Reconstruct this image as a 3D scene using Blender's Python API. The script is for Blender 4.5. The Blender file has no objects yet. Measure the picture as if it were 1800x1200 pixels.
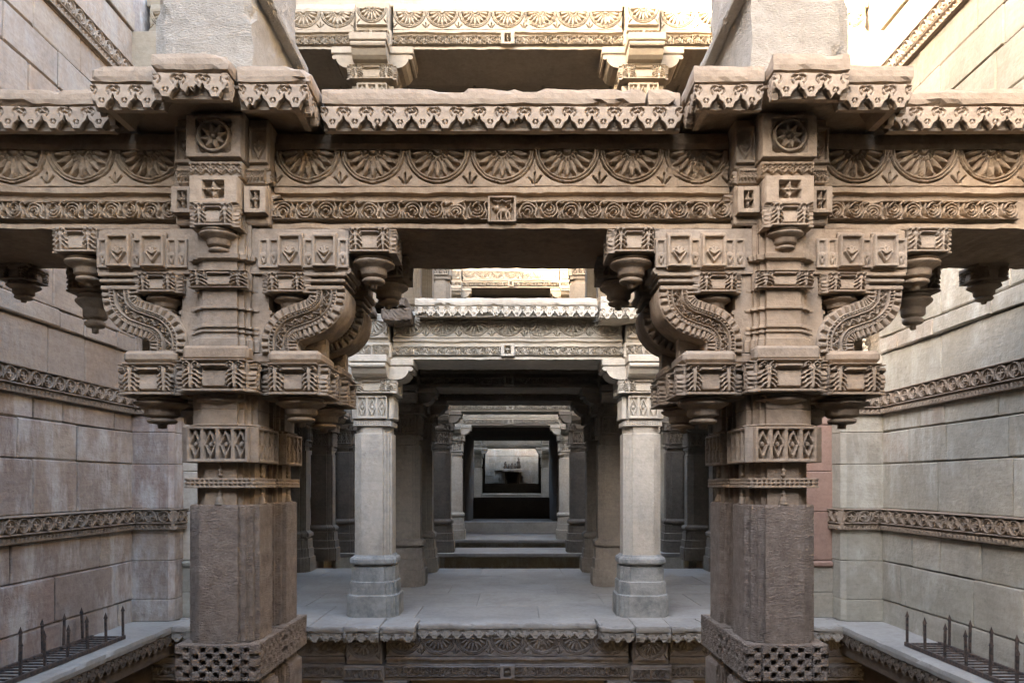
import bpy, math, random
import numpy as np
R = math.radians
random.seed(7)
rng = np.random.default_rng(11)

# ------------------------------------------------------------------ camera, sky, sun, exposure
sc = bpy.context.scene
cam_d = bpy.data.cameras.new('camera')
cam = bpy.data.objects.new('camera', cam_d)
sc.collection.objects.link(cam)
cam.location = (0.065, 0.0, 1.6)
cam.rotation_euler = (R(90), 0, 0)
cam_d.sensor_width = 36.0
cam_d.lens = 25.0
cam_d.shift_x = -0.001
cam_d.shift_y = 0.139
cam_d.clip_start = 0.05
cam_d.clip_end = 2000
sc.camera = cam

SUN_EL, SUN_AZ = 13.0, 226.0        # azimuth clockwise from +Y (the view direction)
world = bpy.data.worlds.new('World')
sc.world = world
world.use_nodes = True
wn = world.node_tree
wn.nodes.clear()
sky = wn.nodes.new('ShaderNodeTexSky')
sky.sky_type = 'NISHITA'
sky.sun_disc = False
sky.sun_elevation = R(SUN_EL)
sky.sun_rotation = R(SUN_AZ)
sky.air_density = 0.7
sky.dust_density = 2.2
sky.ozone_density = 0.0
bg = wn.nodes.new('ShaderNodeBackground')
bg.inputs['Strength'].default_value = 0.15
wo = wn.nodes.new('ShaderNodeOutputWorld')
wn.links.new(sky.outputs[0], bg.inputs['Color'])
wn.links.new(bg.outputs[0], wo.inputs['Surface'])
sun_d = bpy.data.lights.new('sun', 'SUN')
sun_d.energy = 2.0
sun_d.angle = R(0.53)
sun_d.color = (1.0, 0.82, 0.60)
sun = bpy.data.objects.new('sun', sun_d)
sc.collection.objects.link(sun)
sun.location = (0, 0, 30)
from mathutils import Vector, Matrix
sdir = Vector((math.sin(R(SUN_AZ)) * math.cos(R(SUN_EL)), math.cos(R(SUN_AZ)) * math.cos(R(SUN_EL)), math.sin(R(SUN_EL))))
sun.rotation_euler = sdir.to_track_quat('Z', 'Y').to_euler()
sc.view_settings.view_transform = 'Standard'
sc.view_settings.look = 'None'
sc.view_settings.gamma = 1.0
sc.view_settings.use_curve_mapping = False
sc.view_settings.exposure = 4.9
sc.render.engine = 'CYCLES'
sc.cycles.max_bounces = 3
sc.cycles.diffuse_bounces = 2
sc.cycles.glossy_bounces = 2
sc.cycles.caustics_reflective = False
sc.cycles.caustics_refractive = False
sc.cycles.adaptive_threshold = 0.012
sc.cycles.use_denoising = True
sc.cycles.use_adaptive_sampling = True
COL = sc.collection

# ------------------------------------------------------------------ materials
def nd(t, kind, **kw):
    n = t.nodes.new(kind)
    for k, v in kw.items():
        setattr(n, k, v)
    return n

ALB = 0.52
WARM = (1.05, 0.99, 0.88)
def stone_mat(name, light, mid, dark, tint=None, tint_amt=0.35, hue_var=0.5, stain=0.5, stain_scale=0.9,
              fine=0.35, bump=0.35, bump_scale=30.0, strata=0.3, streak=0.0, streak_col=(0.75, 0.74, 0.72), pit=0.0, rough=0.88, palette=None, k=1.0):
    light, mid, dark, streak_col = [tuple(c * ALB * k * w for c, w in zip(q, WARM)) for q in (light, mid, dark, streak_col)]
    if palette: palette = [tuple(c * k * w for c, w in zip(q, WARM)) for q in palette]
    if tint is not None: tint = tuple(c * ALB * k * w for c, w in zip(tint, WARM))
    m = bpy.data.materials.new(name)
    m.use_nodes = True
    t = m.node_tree
    t.nodes.clear()
    out = nd(t, 'ShaderNodeOutputMaterial')
    bs = nd(t, 'ShaderNodeBsdfPrincipled')
    bs.inputs['Roughness'].default_value = rough
    bs.inputs['Specular IOR Level'].default_value = 0.25
    t.links.new(bs.outputs[0], out.inputs['Surface'])
    geo = nd(t, 'ShaderNodeNewGeometry')
    oi = nd(t, 'ShaderNodeObjectInfo')
    pos = geo.outputs['Position']
    # every piece looks up its own place in the grain
    off = nd(t, 'ShaderNodeVectorMath', operation='SCALE')
    cmb = nd(t, 'ShaderNodeCombineXYZ')
    t.links.new(oi.outputs['Random'], cmb.inputs[0]); t.links.new(oi.outputs['Random'], cmb.inputs[2])
    t.links.new(cmb.outputs[0], off.inputs[0]); off.inputs['Scale'].default_value = 7.0
    add = nd(t, 'ShaderNodeVectorMath', operation='ADD')
    t.links.new(pos, add.inputs[0]); t.links.new(off.outputs[0], add.inputs[1])
    def noise(vec, scale, detail=6.0, rgh=0.6, dist=0.0):
        n = nd(t, 'ShaderNodeTexNoise')
        n.inputs['Scale'].default_value = scale
        n.inputs['Detail'].default_value = detail
        n.inputs['Roughness'].default_value = rgh
        n.inputs['Distortion'].default_value = dist
        t.links.new(vec, n.inputs['Vector'])
        return n.outputs['Fac']
    def ramp(fac, a, b, c0=(0, 0, 0), c1=(1, 1, 1)):
        r = nd(t, 'ShaderNodeValToRGB')
        r.color_ramp.elements[0].position = a; r.color_ramp.elements[1].position = b
        r.color_ramp.elements[0].color = (*c0, 1); r.color_ramp.elements[1].color = (*c1, 1)
        t.links.new(fac, r.inputs[0])
        return r.outputs[0]
    def mix(fac, a, b, mode='MIX'):
        x = nd(t, 'ShaderNodeMix', data_type='RGBA', blend_type=mode)
        if isinstance(fac, float): x.inputs[0].default_value = fac
        else: t.links.new(fac, x.inputs[0])
        for s, v in ((6, a), (7, b)):
            if isinstance(v, tuple): x.inputs[s].default_value = (*v, 1)
            else: t.links.new(v, x.inputs[s])
        return x.outputs[2]
    def mul(fac, k):
        x = nd(t, 'ShaderNodeMath', operation='MULTIPLY')
        t.links.new(fac, x.inputs[0]); x.inputs[1].default_value = k
        return x.outputs[0]
    # per piece tone
    col = mix(mul(oi.outputs['Random'], hue_var), mid, light)
    if tint is not None:
        wn_ = nd(t, 'ShaderNodeTexWhiteNoise', noise_dimensions='1D')
        t.links.new(oi.outputs['Random'], wn_.inputs['W'])
        f = ramp(wn_.outputs['Value'], 0.45, 0.95)
        col = mix(mul(f, tint_amt), col, tint)
    if palette:
        wn2 = nd(t, 'ShaderNodeTexWhiteNoise', noise_dimensions='1D')
        ad2 = nd(t, 'ShaderNodeMath', operation='ADD'); t.links.new(oi.outputs['Random'], ad2.inputs[0]); ad2.inputs[1].default_value = 0.37
        t.links.new(ad2.outputs[0], wn2.inputs['W'])
        pr_ = nd(t, 'ShaderNodeValToRGB'); pr_.color_ramp.interpolation = 'CONSTANT'
        els = pr_.color_ramp.elements
        while len(els) < len(palette): els.new(0.5)
        for i_, c_ in enumerate(palette):
            els[i_].position = i_ / len(palette); els[i_].color = (*[x * ALB for x in c_], 1)
        t.links.new(wn2.outputs['Value'], pr_.inputs[0])
        col = mix(0.85, col, pr_.outputs[0])
    # soft mottling in the block, then weather stains over all
    f1 = ramp(noise(add.outputs[0], 2.6, 4, 0.7), 0.40, 0.62)
    col = mix(mul(f1, 0.38 if palette else 0.7), col, light)
    mp = nd(t, 'ShaderNodeMapping'); mp.inputs['Scale'].default_value = (1.6, 1.6, 11.0)
    mp.inputs['Rotation'].default_value = (0.12, 0.08, 0)
    t.links.new(add.outputs[0], mp.inputs['Vector'])
    st = noise(mp.outputs[0], 1.6, 4, 0.7, 0.5)
    col = mix(mul(ramp(st, 0.42, 0.66), strata), col, dark)
    f2 = ramp(noise(pos, stain_scale, 5, 0.68), 0.44, 0.60)
    col = mix(mul(f2, stain), col, dark)
    if streak > 0:
        mp2 = nd(t, 'ShaderNodeMapping'); mp2.inputs['Scale'].default_value = (3.6, 3.6, 1.1)
        t.links.new(pos, mp2.inputs['Vector'])
        f3 = ramp(noise(mp2.outputs[0], 1.0, 5, 0.75), 0.44, 0.60)
        f3b = ramp(noise(pos, 1.0, 3, 0.6), 0.44, 0.54)
        mm = nd(t, 'ShaderNodeMath', operation='MULTIPLY')
        t.links.new(f3, mm.inputs[0]); t.links.new(f3b, mm.inputs[1])
        col = mix(mul(mm.outputs[0], streak), col, streak_col)
    f4 = ramp(noise(add.outputs[0], 17.0, 4, 0.75), 0.36, 0.66)
    col = mix(fine, col, mix(f4, dark, light), 'MIX')
    f5 = ramp(noise(pos, 8.0, 5, 0.8), 0.58, 0.72)
    col = mix(mul(f5, 0.35), col, tuple(c * 0.45 for c in dark))
    t.links.new(col, bs.inputs['Base Color'])
    # relief of the grain
    b1 = noise(add.outputs[0], bump_scale, 3, 0.7)
    b2 = noise(add.outputs[0], bump_scale * 0.22, 2, 0.6)
    sm = nd(t, 'ShaderNodeMath', operation='MULTIPLY_ADD')
    t.links.new(b2, sm.inputs[0]); sm.inputs[1].default_value = 1.3; t.links.new(b1, sm.inputs[2])
    sm2 = nd(t, 'ShaderNodeMath', operation='MULTIPLY_ADD')
    t.links.new(st, sm2.inputs[0]); sm2.inputs[1].default_value = strata * 1.6; t.links.new(sm.outputs[0], sm2.inputs[2])
    hgt = sm2.outputs[0]
    if pit > 0:
        mpp = nd(t, 'ShaderNodeMapping'); mpp.inputs['Scale'].default_value = (1.0, 1.0, 2.6)
        t.links.new(add.outputs[0], mpp.inputs['Vector'])
        pv = ramp(noise(mpp.outputs[0], 55.0, 3, 0.65), 0.40, 0.60)
        sm3 = nd(t, 'ShaderNodeMath', operation='MULTIPLY_ADD')
        t.links.new(pv, sm3.inputs[0]); sm3.inputs[1].default_value = pit; t.links.new(hgt, sm3.inputs[2])
        hgt = sm3.outputs[0]
    bp = nd(t, 'ShaderNodeBump')
    bp.inputs['Strength'].default_value = bump
    bp.inputs['Distance'].default_value = 0.012
    t.links.new(hgt, bp.inputs['Height'])
    t.links.new(bp.outputs[0], bs.inputs['Normal'])
    return m

M = {}
M['front'] = stone_mat('brown_sandstone', k=1.12, light=(0.64, 0.515, 0.405), mid=(0.53, 0.42, 0.325), dark=(0.26, 0.195, 0.145), tint=(0.55, 0.37, 0.22), tint_amt=0.35, stain=0.55, stain_scale=1.6, fine=0.35, bump=0.45, palette=[(0.58, 0.46, 0.35), (0.46, 0.385, 0.31), (0.65, 0.52, 0.40), (0.53, 0.40, 0.29), (0.54, 0.47, 0.40), (0.61, 0.46, 0.32), (0.42, 0.34, 0.27)])
M['tooled'] = stone_mat('tooled_sandstone', k=2.0, light=(0.47, 0.39, 0.335), mid=(0.39, 0.32, 0.275), dark=(0.21, 0.165, 0.14), stain=0.4, fine=0.5, bump=1.0, bump_scale=60, pit=1.3, strata=0.5)
M['eave'] = stone_mat('eave_sandstone', k=0.98, light=(0.70, 0.57, 0.455), mid=(0.62, 0.495, 0.385), dark=(0.34, 0.26, 0.20), stain=0.35, fine=0.35, bump=0.4)
M['beam'] = stone_mat('lintel_sandstone', k=1.12, light=(0.64, 0.505, 0.375), mid=(0.54, 0.415, 0.30), dark=(0.24, 0.165, 0.11), tint=(0.62, 0.42, 0.23), tint_amt=0.5, stain=0.6, stain_scale=1.5, fine=0.35, bump=0.45)
M['pale'] = stone_mat('pale_sandstone', k=1.15, light=(0.92, 0.85, 0.75), mid=(0.84, 0.76, 0.65), dark=(0.48, 0.44, 0.39), tint=(0.84, 0.71, 0.56), tint_amt=0.4, stain=0.6, stain_scale=1.7, fine=0.3, bump=0.35, streak=0.4)
M['base'] = stone_mat('worn_base_stone', (0.78, 0.77, 0.74), (0.62, 0.615, 0.60), (0.24, 0.26, 0.275), stain=0.8, stain_scale=2.2, fine=0.3, bump=0.45, streak=0.5)
M['dim'] = stone_mat('dimmed_sandstone', (0.30, 0.245, 0.20), (0.235, 0.19, 0.155), (0.13, 0.10, 0.08), stain=0.4, fine=0.25, bump=0.25)  # darkened stone; the low tone deepens interior shade and cuts bounce
M['wall_pink'] = stone_mat('rosy_wall_stone', (0.70, 0.60, 0.53), (0.54, 0.435, 0.39), (0.33, 0.255, 0.235), tint=(0.47, 0.32, 0.30), tint_amt=0.9, hue_var=1.0, stain=0.5, stain_scale=1.3, fine=0.3, bump=0.75, bump_scale=20, streak=0.9, streak_col=(0.92, 0.92, 0.94), strata=0.45, palette=[(0.68, 0.57, 0.46), (0.50, 0.41, 0.36), (0.76, 0.69, 0.59), (0.56, 0.50, 0.47), (0.58, 0.42, 0.37), (0.47, 0.41, 0.38), (0.70, 0.57, 0.44), (0.66, 0.61, 0.55)])
M['wall_pale'] = stone_mat('pale_wall_stone', (0.72, 0.69, 0.62), (0.60, 0.57, 0.50), (0.38, 0.36, 0.31), tint=(0.55, 0.43, 0.37), tint_amt=0.6, hue_var=1.0, stain=0.45, stain_scale=1.4, fine=0.3, bump=0.75, bump_scale=20, streak=0.7, streak_col=(0.92, 0.92, 0.88), strata=0.4, palette=[(0.76, 0.70, 0.59), (0.58, 0.53, 0.44), (0.70, 0.68, 0.59), (0.60, 0.59, 0.53), (0.66, 0.51, 0.42), (0.50, 0.45, 0.38), (0.80, 0.75, 0.66)])
M['band'] = stone_mat('band_sandstone', (0.58, 0.47, 0.38), (0.47, 0.375, 0.30), (0.24, 0.185, 0.14), stain=0.5, stain_scale=1.6, fine=0.3, bump=0.35, streak=0.3)
M['cream'] = stone_mat('toned_cream_sandstone', k=0.66, light=(0.82, 0.71, 0.57), mid=(0.74, 0.62, 0.49), dark=(0.46, 0.37, 0.28), tint=(0.80, 0.63, 0.46), tint_amt=0.5, stain=0.35, stain_scale=1.6, fine=0.3, bump=0.3)  # cream stone, darkened to offset the strong light on the upper storey
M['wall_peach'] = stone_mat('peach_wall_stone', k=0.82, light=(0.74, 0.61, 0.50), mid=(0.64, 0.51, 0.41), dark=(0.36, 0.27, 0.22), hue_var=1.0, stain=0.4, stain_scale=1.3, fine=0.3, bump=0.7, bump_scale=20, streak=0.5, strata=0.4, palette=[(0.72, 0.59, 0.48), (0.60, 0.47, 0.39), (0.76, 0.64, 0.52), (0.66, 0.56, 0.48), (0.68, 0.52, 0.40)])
M['shade'] = stone_mat('shaded_grey_sandstone', (0.58, 0.51, 0.44), (0.48, 0.42, 0.36), (0.27, 0.23, 0.195), stain=0.5, stain_scale=1.6, fine=0.3, bump=0.4)  # column stone with the shade of the inner rows put into its tone
M['wall_cream'] = stone_mat('toned_cream_wall_stone', k=0.85, light=(0.56, 0.51, 0.43), mid=(0.48, 0.43, 0.36), dark=(0.30, 0.26, 0.21), hue_var=1.0, stain=0.5, stain_scale=1.3, fine=0.3, bump=0.7, bump_scale=20, streak=0.4, streak_col=(0.6, 0.57, 0.5), strata=0.4, palette=[(0.54, 0.49, 0.41), (0.44, 0.39, 0.32), (0.58, 0.53, 0.46), (0.48, 0.44, 0.38), (0.52, 0.43, 0.34)])  # cream upper courses, colour lowered where the skylight burns out
M['lower'] = stone_mat('dark_lower_stone', (0.40, 0.37, 0.36), (0.32, 0.29, 0.285), (0.17, 0.15, 0.15), stain=0.6, stain_scale=1.6, fine=0.3, bump=0.4)  # darker, greyer stone for columns and lintels below the platform
M['red'] = stone_mat('red_stained_stone', (0.60, 0.42, 0.35), (0.52, 0.32, 0.26), (0.34, 0.22, 0.18), stain=0.4, streak=0.6, streak_col=(0.6, 0.55, 0.5), fine=0.3)
M['floor'] = stone_mat('floor_stone', (0.74, 0.72, 0.70), (0.66, 0.64, 0.62), (0.42, 0.40, 0.385), palette=[(0.70, 0.68, 0.66), (0.62, 0.60, 0.57), (0.74, 0.71, 0.67), (0.58, 0.56, 0.54), (0.67, 0.65, 0.64)], stain=0.6, stain_scale=1.1, fine=0.3, bump=0.12, strata=0.0, rough=0.7)
M['rough'] = stone_mat('weathered_block', k=0.85, light=(0.86, 0.80, 0.72), mid=(0.78, 0.71, 0.63), dark=(0.46, 0.40, 0.34), stain=0.35, fine=0.3, bump=0.7, bump_scale=40, pit=0.6, streak=0.3)
M['earth'] = stone_mat('outer_earth', (0.36, 0.30, 0.23), (0.32, 0.27, 0.2), (0.22, 0.18, 0.14), stain=0.5, stain_scale=0.1, fine=0.3)
def metal_mat(name):
    m = bpy.data.materials.new(name); m.use_nodes = True
    t = m.node_tree; bs = t.nodes['Principled BSDF']
    bs.inputs['Metallic'].default_value = 0.5; bs.inputs['Roughness'].default_value = 0.62
    n = nd(t, 'ShaderNodeTexNoise'); n.inputs['Scale'].default_value = 35; n.inputs['Detail'].default_value = 6
    g = nd(t, 'ShaderNodeNewGeometry'); t.links.new(g.outputs['Position'], n.inputs['Vector'])
    r = nd(t, 'ShaderNodeValToRGB'); t.links.new(n.outputs['Fac'], r.inputs[0])
    r.color_ramp.elements[0].position = 0.35; r.color_ramp.elements[0].color = (0.055, 0.05, 0.048, 1)
    r.color_ramp.elements[1].position = 0.7; r.color_ramp.elements[1].color = (0.16, 0.105, 0.075, 1)
    t.links.new(r.outputs[0], bs.inputs['Base Color'])
    return m
M['iron'] = metal_mat('rusty_iron')

# ------------------------------------------------------------------ mesh helpers
def hash3(ix, iy, iz, s):
    v = np.sin(ix * 127.1 + iy * 311.7 + iz * 74.7 + s * 53.3) * 43758.5453
    return v - np.floor(v)

def vnoise(p, f, s=0.0):
    q = p * f
    i = np.floor(q); u = q - i; u = u * u * (3 - 2 * u)
    r = 0
    for dx in (0, 1):
        for dy in (0, 1):
            for dz in (0, 1):
                w = (u[:, 0] if dx else 1 - u[:, 0]) * (u[:, 1] if dy else 1 - u[:, 1]) * (u[:, 2] if dz else 1 - u[:, 2])
                r = r + w * hash3(i[:, 0] + dx, i[:, 1] + dy, i[:, 2] + dz, s)
    return r

def make_mesh(name, v, f, smooth=False):
    me = bpy.data.meshes.new(name)
    me.from_pydata([tuple(map(float, p)) for p in v], [], [tuple(map(int, q)) for q in f])
    if smooth:
        me.polygons.foreach_set('use_smooth', [True] * len(me.polygons))
    me.update()
    return me

class MB:
    def __init__(s): s.v = []; s.f = []
    def add(s, v, f):
        o = len(s.v)
        s.v.extend([tuple(p) for p in v]); s.f.extend([tuple(i + o for i in q) for q in f])
    def box(s, x0, x1, y0, y1, z0, z1, c=0.006):
        v, f = cbox(x0, x1, y0, y1, z0, z1, c); s.add(v, f)
    def mesh(s, name, smooth=False): return make_mesh(name, s.v, s.f, smooth)

def cbox(x0, x1, y0, y1, z0, z1, c=0.006, jit=0.0):
    """box with chamfered edges, 24 vertices"""
    c = min(c, 0.3 * min(x1 - x0, y1 - y0, z1 - z0))
    lo = (x0, y0, z0); hi = (x1, y1, z1)
    v = []; idx = {}
    for sx in (0, 1):
        for sy in (0, 1):
            for sz in (0, 1):
                sgn = (sx, sy, sz)
                for ax in range(3):
                    p = []
                    for k in range(3):
                        e = hi[k] if sgn[k] else lo[k]
                        if k != ax: e += (-c if sgn[k] else c)
                        p.append(e + (random.uniform(-jit, jit) if jit else 0.0))
                    idx[(sx, sy, sz, ax)] = len(v); v.append(p)
    f = []
    def g(sx, sy, sz, ax): return idx[(sx, sy, sz, ax)]
    for s in (0, 1):
        q = [g(s, 0, 0, 0), g(s, 1, 0, 0), g(s, 1, 1, 0), g(s, 0, 1, 0)]; f.append(q if s else q[::-1])
        q = [g(0, s, 0, 1), g(0, s, 1, 1), g(1, s, 1, 1), g(1, s, 0, 1)]; f.append(q if s else q[::-1])
        q = [g(0, 0, s, 2), g(1, 0, s, 2), g(1, 1, s, 2), g(0, 1, s, 2)]; f.append(q if s else q[::-1])
    for a in (0, 1):
        for b in (0, 1):
            q = [g(0, a, b, 1), g(1, a, b, 1), g(1, a, b, 2), g(0, a, b, 2)]; f.append(q if (a ^ b) == 0 else q[::-1])
            q = [g(a, 0, b, 2), g(a, 1, b, 2), g(a, 1, b, 0), g(a, 0, b, 0)]; f.append(q if (a ^ b) == 0 else q[::-1])
            q = [g(a, b, 0, 0), g(a, b, 1, 0), g(a, b, 1, 1), g(a, b, 0, 1)]; f.append(q if (a ^ b) == 0 else q[::-1])
    for sx in (0, 1):
        for sy in (0, 1):
            for sz in (0, 1):
                q = [g(sx, sy, sz, 0), g(sx, sy, sz, 1), g(sx, sy, sz, 2)]
                f.append(q if (sx + sy + sz) % 2 == 1 else q[::-1])
    return v, f

def rough_box(name, x0, x1, y0, y1, z0, z1, seg=0.045, amp=0.004, chip=0.03, seed=0.0, f1=9.0):
    """box with uneven faces and chipped edges"""
    lo = np.array([x0, y0, z0]); hi = np.array([x1, y1, z1]); n = np.maximum(2, np.ceil((hi - lo) / seg).astype(int))
    V = []; F = []; o = 0
    for ax in range(3):
        a, b = [(1, 2), (2, 0), (0, 1)][ax]
        for s in (0, 1):
            ga, gb = np.meshgrid(np.linspace(lo[a], hi[a], n[a] + 1), np.linspace(lo[b], hi[b], n[b] + 1), indexing='ij')
            P = np.zeros((ga.size, 3)); P[:, a] = ga.ravel(); P[:, b] = gb.ravel(); P[:, ax] = hi[ax] if s else lo[ax]
            i, j = np.meshgrid(np.arange(n[a]), np.arange(n[b]), indexing='ij')
            k = (i * (n[b] + 1) + j).ravel(); w = n[b] + 1
            q = np.stack([k, k + w, k + w + 1, k + 1], 1)
            if not s: q = q[:, ::-1]
            V.append(P); F.append(q + o); o += len(P)
    V = np.concatenate(V); F = np.concatenate(F)
    key = np.round(V * 1e4).astype(np.int64)
    _, first, inv = np.unique(key, axis=0, return_index=True, return_inverse=True)
    V = V[first]; F = inv.reshape(-1)[F]
    ext = (np.abs(V - lo) < 1e-6).astype(int) - (np.abs(V - hi) < 1e-6).astype(int)
    cnt = np.abs(ext).sum(1)
    c = np.clip(vnoise(V, 7.0, seed) * 1.0 + vnoise(V, 23.0, seed + 3) * 0.5 - 0.86, 0, 1) * chip / 0.5
    edge = np.where(cnt >= 2, 1.0, 0.0)
    D = ext * ((c * edge + 0.005 * edge)[:, None])
    for k in range(3):
        D[:, k] += (vnoise(V, f1, seed + 10 + k) - 0.5) * 2 * amp + (vnoise(V, f1 * 4, seed + 20 + k) - 0.5) * amp
    return make_mesh(name, V + D, F, False)

def lathe(profile, n=20, cap=True):
    v = []; f = []
    for r, z in profile:
        for k in range(n):
            a = 2 * math.pi * k / n
            v.append((r * math.cos(a), r * math.sin(a), z))
    for i in range(len(profile) - 1):
        for k in range(n):
            f.append((i * n + k, i * n + (k + 1) % n, (i + 1) * n + (k + 1) % n, (i + 1) * n + k))
    if cap:
        f.append(tuple(range(n - 1, -1, -1))); f.append(tuple((len(profile) - 1) * n + k for k in range(n)))
    return v, f

def loop_stack(loops):
    """loops: list of (z, [(x,y)...]) with the same count, counter-clockwise"""
    n = len(loops[0][1]); v = []; f = []
    for z, L in loops:
        v.extend([(x, y, z) for x, y in L])
    for i in range(len(loops) - 1):
        for k in range(n):
            f.append((i * n + k, i * n + (k + 1) % n, (i + 1) * n + (k + 1) % n, (i + 1) * n + k))
    f.append(tuple(range(n - 1, -1, -1))); f.append(tuple((len(loops) - 1) * n + k for k in range(n)))
    return v, f

def ratha(o=0.0, d0=0.205, w0=0.112, d1=0.178, w1=0.146, d2=0.156):
    d0 += o; d1 += o; d2 += o; w0 += o * 0.6; w1 += o * 0.8
    q = [(w0, -d0), (w0, -d1), (w1, -d1), (w1, -d2), (d2, -d2), (d2, -w1), (d1, -w1), (d1, -w0), (d0, -w0)]
    L = []
    for k in range(4):
        c, s = [(1, 0), (0, 1), (-1, 0), (0, -1)][k]
        L.extend([(x * c - y * s, x * s + y * c) for x, y in q])
    return L

SQ = dict(d0=0.208, w0=0.120, d1=0.180, w1=0.150, d2=0.160)
def ratha_mesh(name, prof, k=1.0):
    v, f = loop_stack([(z, [(x * k, y * k) for x, y in ratha(o, **(SQ if k != 1.0 else {}))]) for z, o in prof])
    return make_mesh(name, v, f)

def prism_y(poly, y0, y1):
    """polygon in x,z (counter-clockwise seen from -y) extruded along y"""
    n = len(poly)
    v = [(x, y0, z) for x, z in poly] + [(x, y1, z) for x, z in poly]
    f = [tuple(range(n)), tuple(range(2 * n - 1, n - 1, -1))]
    f += [(i, i + n, (i + 1) % n + n, (i + 1) % n) for i in range(n)]
    return v, f

# ------------------------------------------------------------------ carved relief: height fields
def ss(a, b, x):
    t = np.clip((x - a) / (b - a), 0, 1); return t * t * (3 - 2 * t)
def plateau(d, w, e=0.0025): return 1 - ss(w - e, w + e, d)
def dist_pts(X, Z, pts):
    D = np.full(X.shape, 9.0)
    for (ax, az), (bx, bz) in zip(pts[:-1], pts[1:]):
        dx, dz = bx - ax, bz - az; L = dx * dx + dz * dz + 1e-12
        t = np.clip(((X - ax) * dx + (Z - az) * dz) / L, 0, 1)
        D = np.minimum(D, np.hypot(X - ax - t * dx, Z - az - t * dz))
    return D
def arc(cx, cz, r, a0, a1, n=14, r1=None):
    r1 = r if r1 is None else r1
    return [(cx + (r + (r1 - r) * k / n) * math.cos(R(a0 + (a1 - a0) * k / n)), cz + (r + (r1 - r) * k / n) * math.sin(R(a0 + (a1 - a0) * k / n))) for k in range(n + 1)]

def relief(name, W, H, fn, nu, nv, back=0.02, mask=None, mapf=None, smooth=True, wear=0.0015, erode=0.0, seed=0.0):
    x = np.linspace(-W / 2, W / 2, nu + 1); z = np.linspace(0, H, nv + 1)
    X, Z = np.meshgrid(x, z, indexing='ij')
    Hh = fn(X, Z)
    P3 = np.stack([X.ravel(), np.zeros(X.size), Z.ravel()], 1)
    Hh = Hh + ((vnoise(P3, 40, len(name)) - 0.5) * 2 * wear).reshape(X.shape)
    if erode > 0:
        e_ = np.clip((vnoise(P3, 13.0, seed) * 0.65 + vnoise(P3, 31.0, seed + 1) * 0.35 - 0.42) * 2.4, 0, 1).reshape(X.shape)
        cap_ = Hh.max() * (1 - erode * e_); Hh = np.minimum(Hh, cap_)
    V = np.stack([X.ravel(), -Hh.ravel(), Z.ravel()], 1)
    i, j = np.meshgrid(np.arange(nu), np.arange(nv), indexing='ij')
    k = i * (nv + 1) + j; w = nv + 1
    keep = np.ones((nu, nv), bool)
    if mask is not None:
        xc = (x[:-1] + x[1:]) / 2; zc = (z[:-1] + z[1:]) / 2
        keep = mask(*np.meshgrid(xc, zc, indexing='ij'))
    kk = k[keep]
    F = np.stack([kk, kk + w, kk + w + 1, kk + 1], 1)
    # skirt round the outline
    pad = np.zeros((nu + 2, nv + 2), bool); pad[1:-1, 1:-1] = keep
    E = []
    for di, dj, a, b in ((-1, 0, 1, 0), (1, 0, w, w + 1), (0, -1, 0, w), (0, 1, w + 1, 1)):
        nb = pad[1 + di:nu + 1 + di, 1 + dj:nv + 1 + dj]
        e = keep & ~nb
        E.append(np.stack([k[e] + a, k[e] + b], 1))
    E = np.concatenate(E)
    used = np.unique(E)
    mp = {int(u): len(V) + n for n, u in enumerate(used)}
    VB = V[used].copy(); VB[:, 1] = back
    S = np.array([[a, mp[int(a)], mp[int(b)], b] for a, b in E])
    V = np.concatenate([V, VB]); F = np.concatenate([F, S])
    u = np.unique(F); re = np.full(len(V), -1); re[u] = np.arange(len(u)); V = V[u]; F = re[F]
    if mapf is not None: V = mapf(V)
    return make_mesh(name, V, F, smooth)

def h_lotus(X, Z, W=0.40, H=0.216, D=0.05):
    Rr = 0.5 * W * 0.985; cz = H + 0.004
    r = np.hypot(X, Z - cz); q = r / Rr; th = np.arctan2(cz - Z, X)          # 0..pi below the top
    n = 9; a = th / (math.pi / n); f = np.abs(a - np.floor(a) - 0.5) * 2    # 0 at the petal's axis, 1 at its edge
    f2 = np.abs(a - np.round(a)) * 2
    half = np.where(q > 0.56, np.clip((0.86 - q) / 0.30, 0, 1) ** 1.0, 1.0) * 0.93
    hp = ss(0.0, 0.10, half - f) * (0.88 - 0.30 * ss(0.0, 0.9, f))
    small = np.clip((0.74 - q) / 0.22, 0, 1) * 0.50                          # tips of the petals behind
    hp = np.maximum(hp, 0.30 * ss(0.0, 0.10, small * 0.5 - f2))
    hp = np.where(q < 0.36, np.minimum(hp, 0.40), hp)
    half3 = np.clip((0.38 - q) / 0.16, 0, 1) ** 0.8 * 0.85
    hp = np.maximum(hp, ss(0.0, 0.15, half3 - f2) * 0.78)
    hp = np.where(q < 0.19, 0.3, hp); hp = np.maximum(hp, 0.9 * plateau(r, Rr * 0.13, 0.004))
    h = np.where(q < 0.86, hp, 0.95)
    h -= 0.5 * plateau(np.abs(q - 0.93) * Rr, 0.0035)
    hs = 0.80 - 0.55 * plateau(np.abs(q - 1.02) * Rr, 0.0045)
    for s in (-1, 1):
        for ang in (90, 42, 138):
            d = dist_pts(X, Z, [(s * W / 2 + 0.016 * math.cos(R(ang)), 0.022), (s * W / 2 + 0.052 * math.cos(R(ang)), 0.016 + 0.062 * math.sin(R(ang)))])
            hs = hs - 0.65 * plateau(d, 0.0055)
    h = np.where(q > 1.0, np.clip(hs, 0, 1), h)
    return 0.003 + D * np.clip(h, 0, 1.0)

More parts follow.
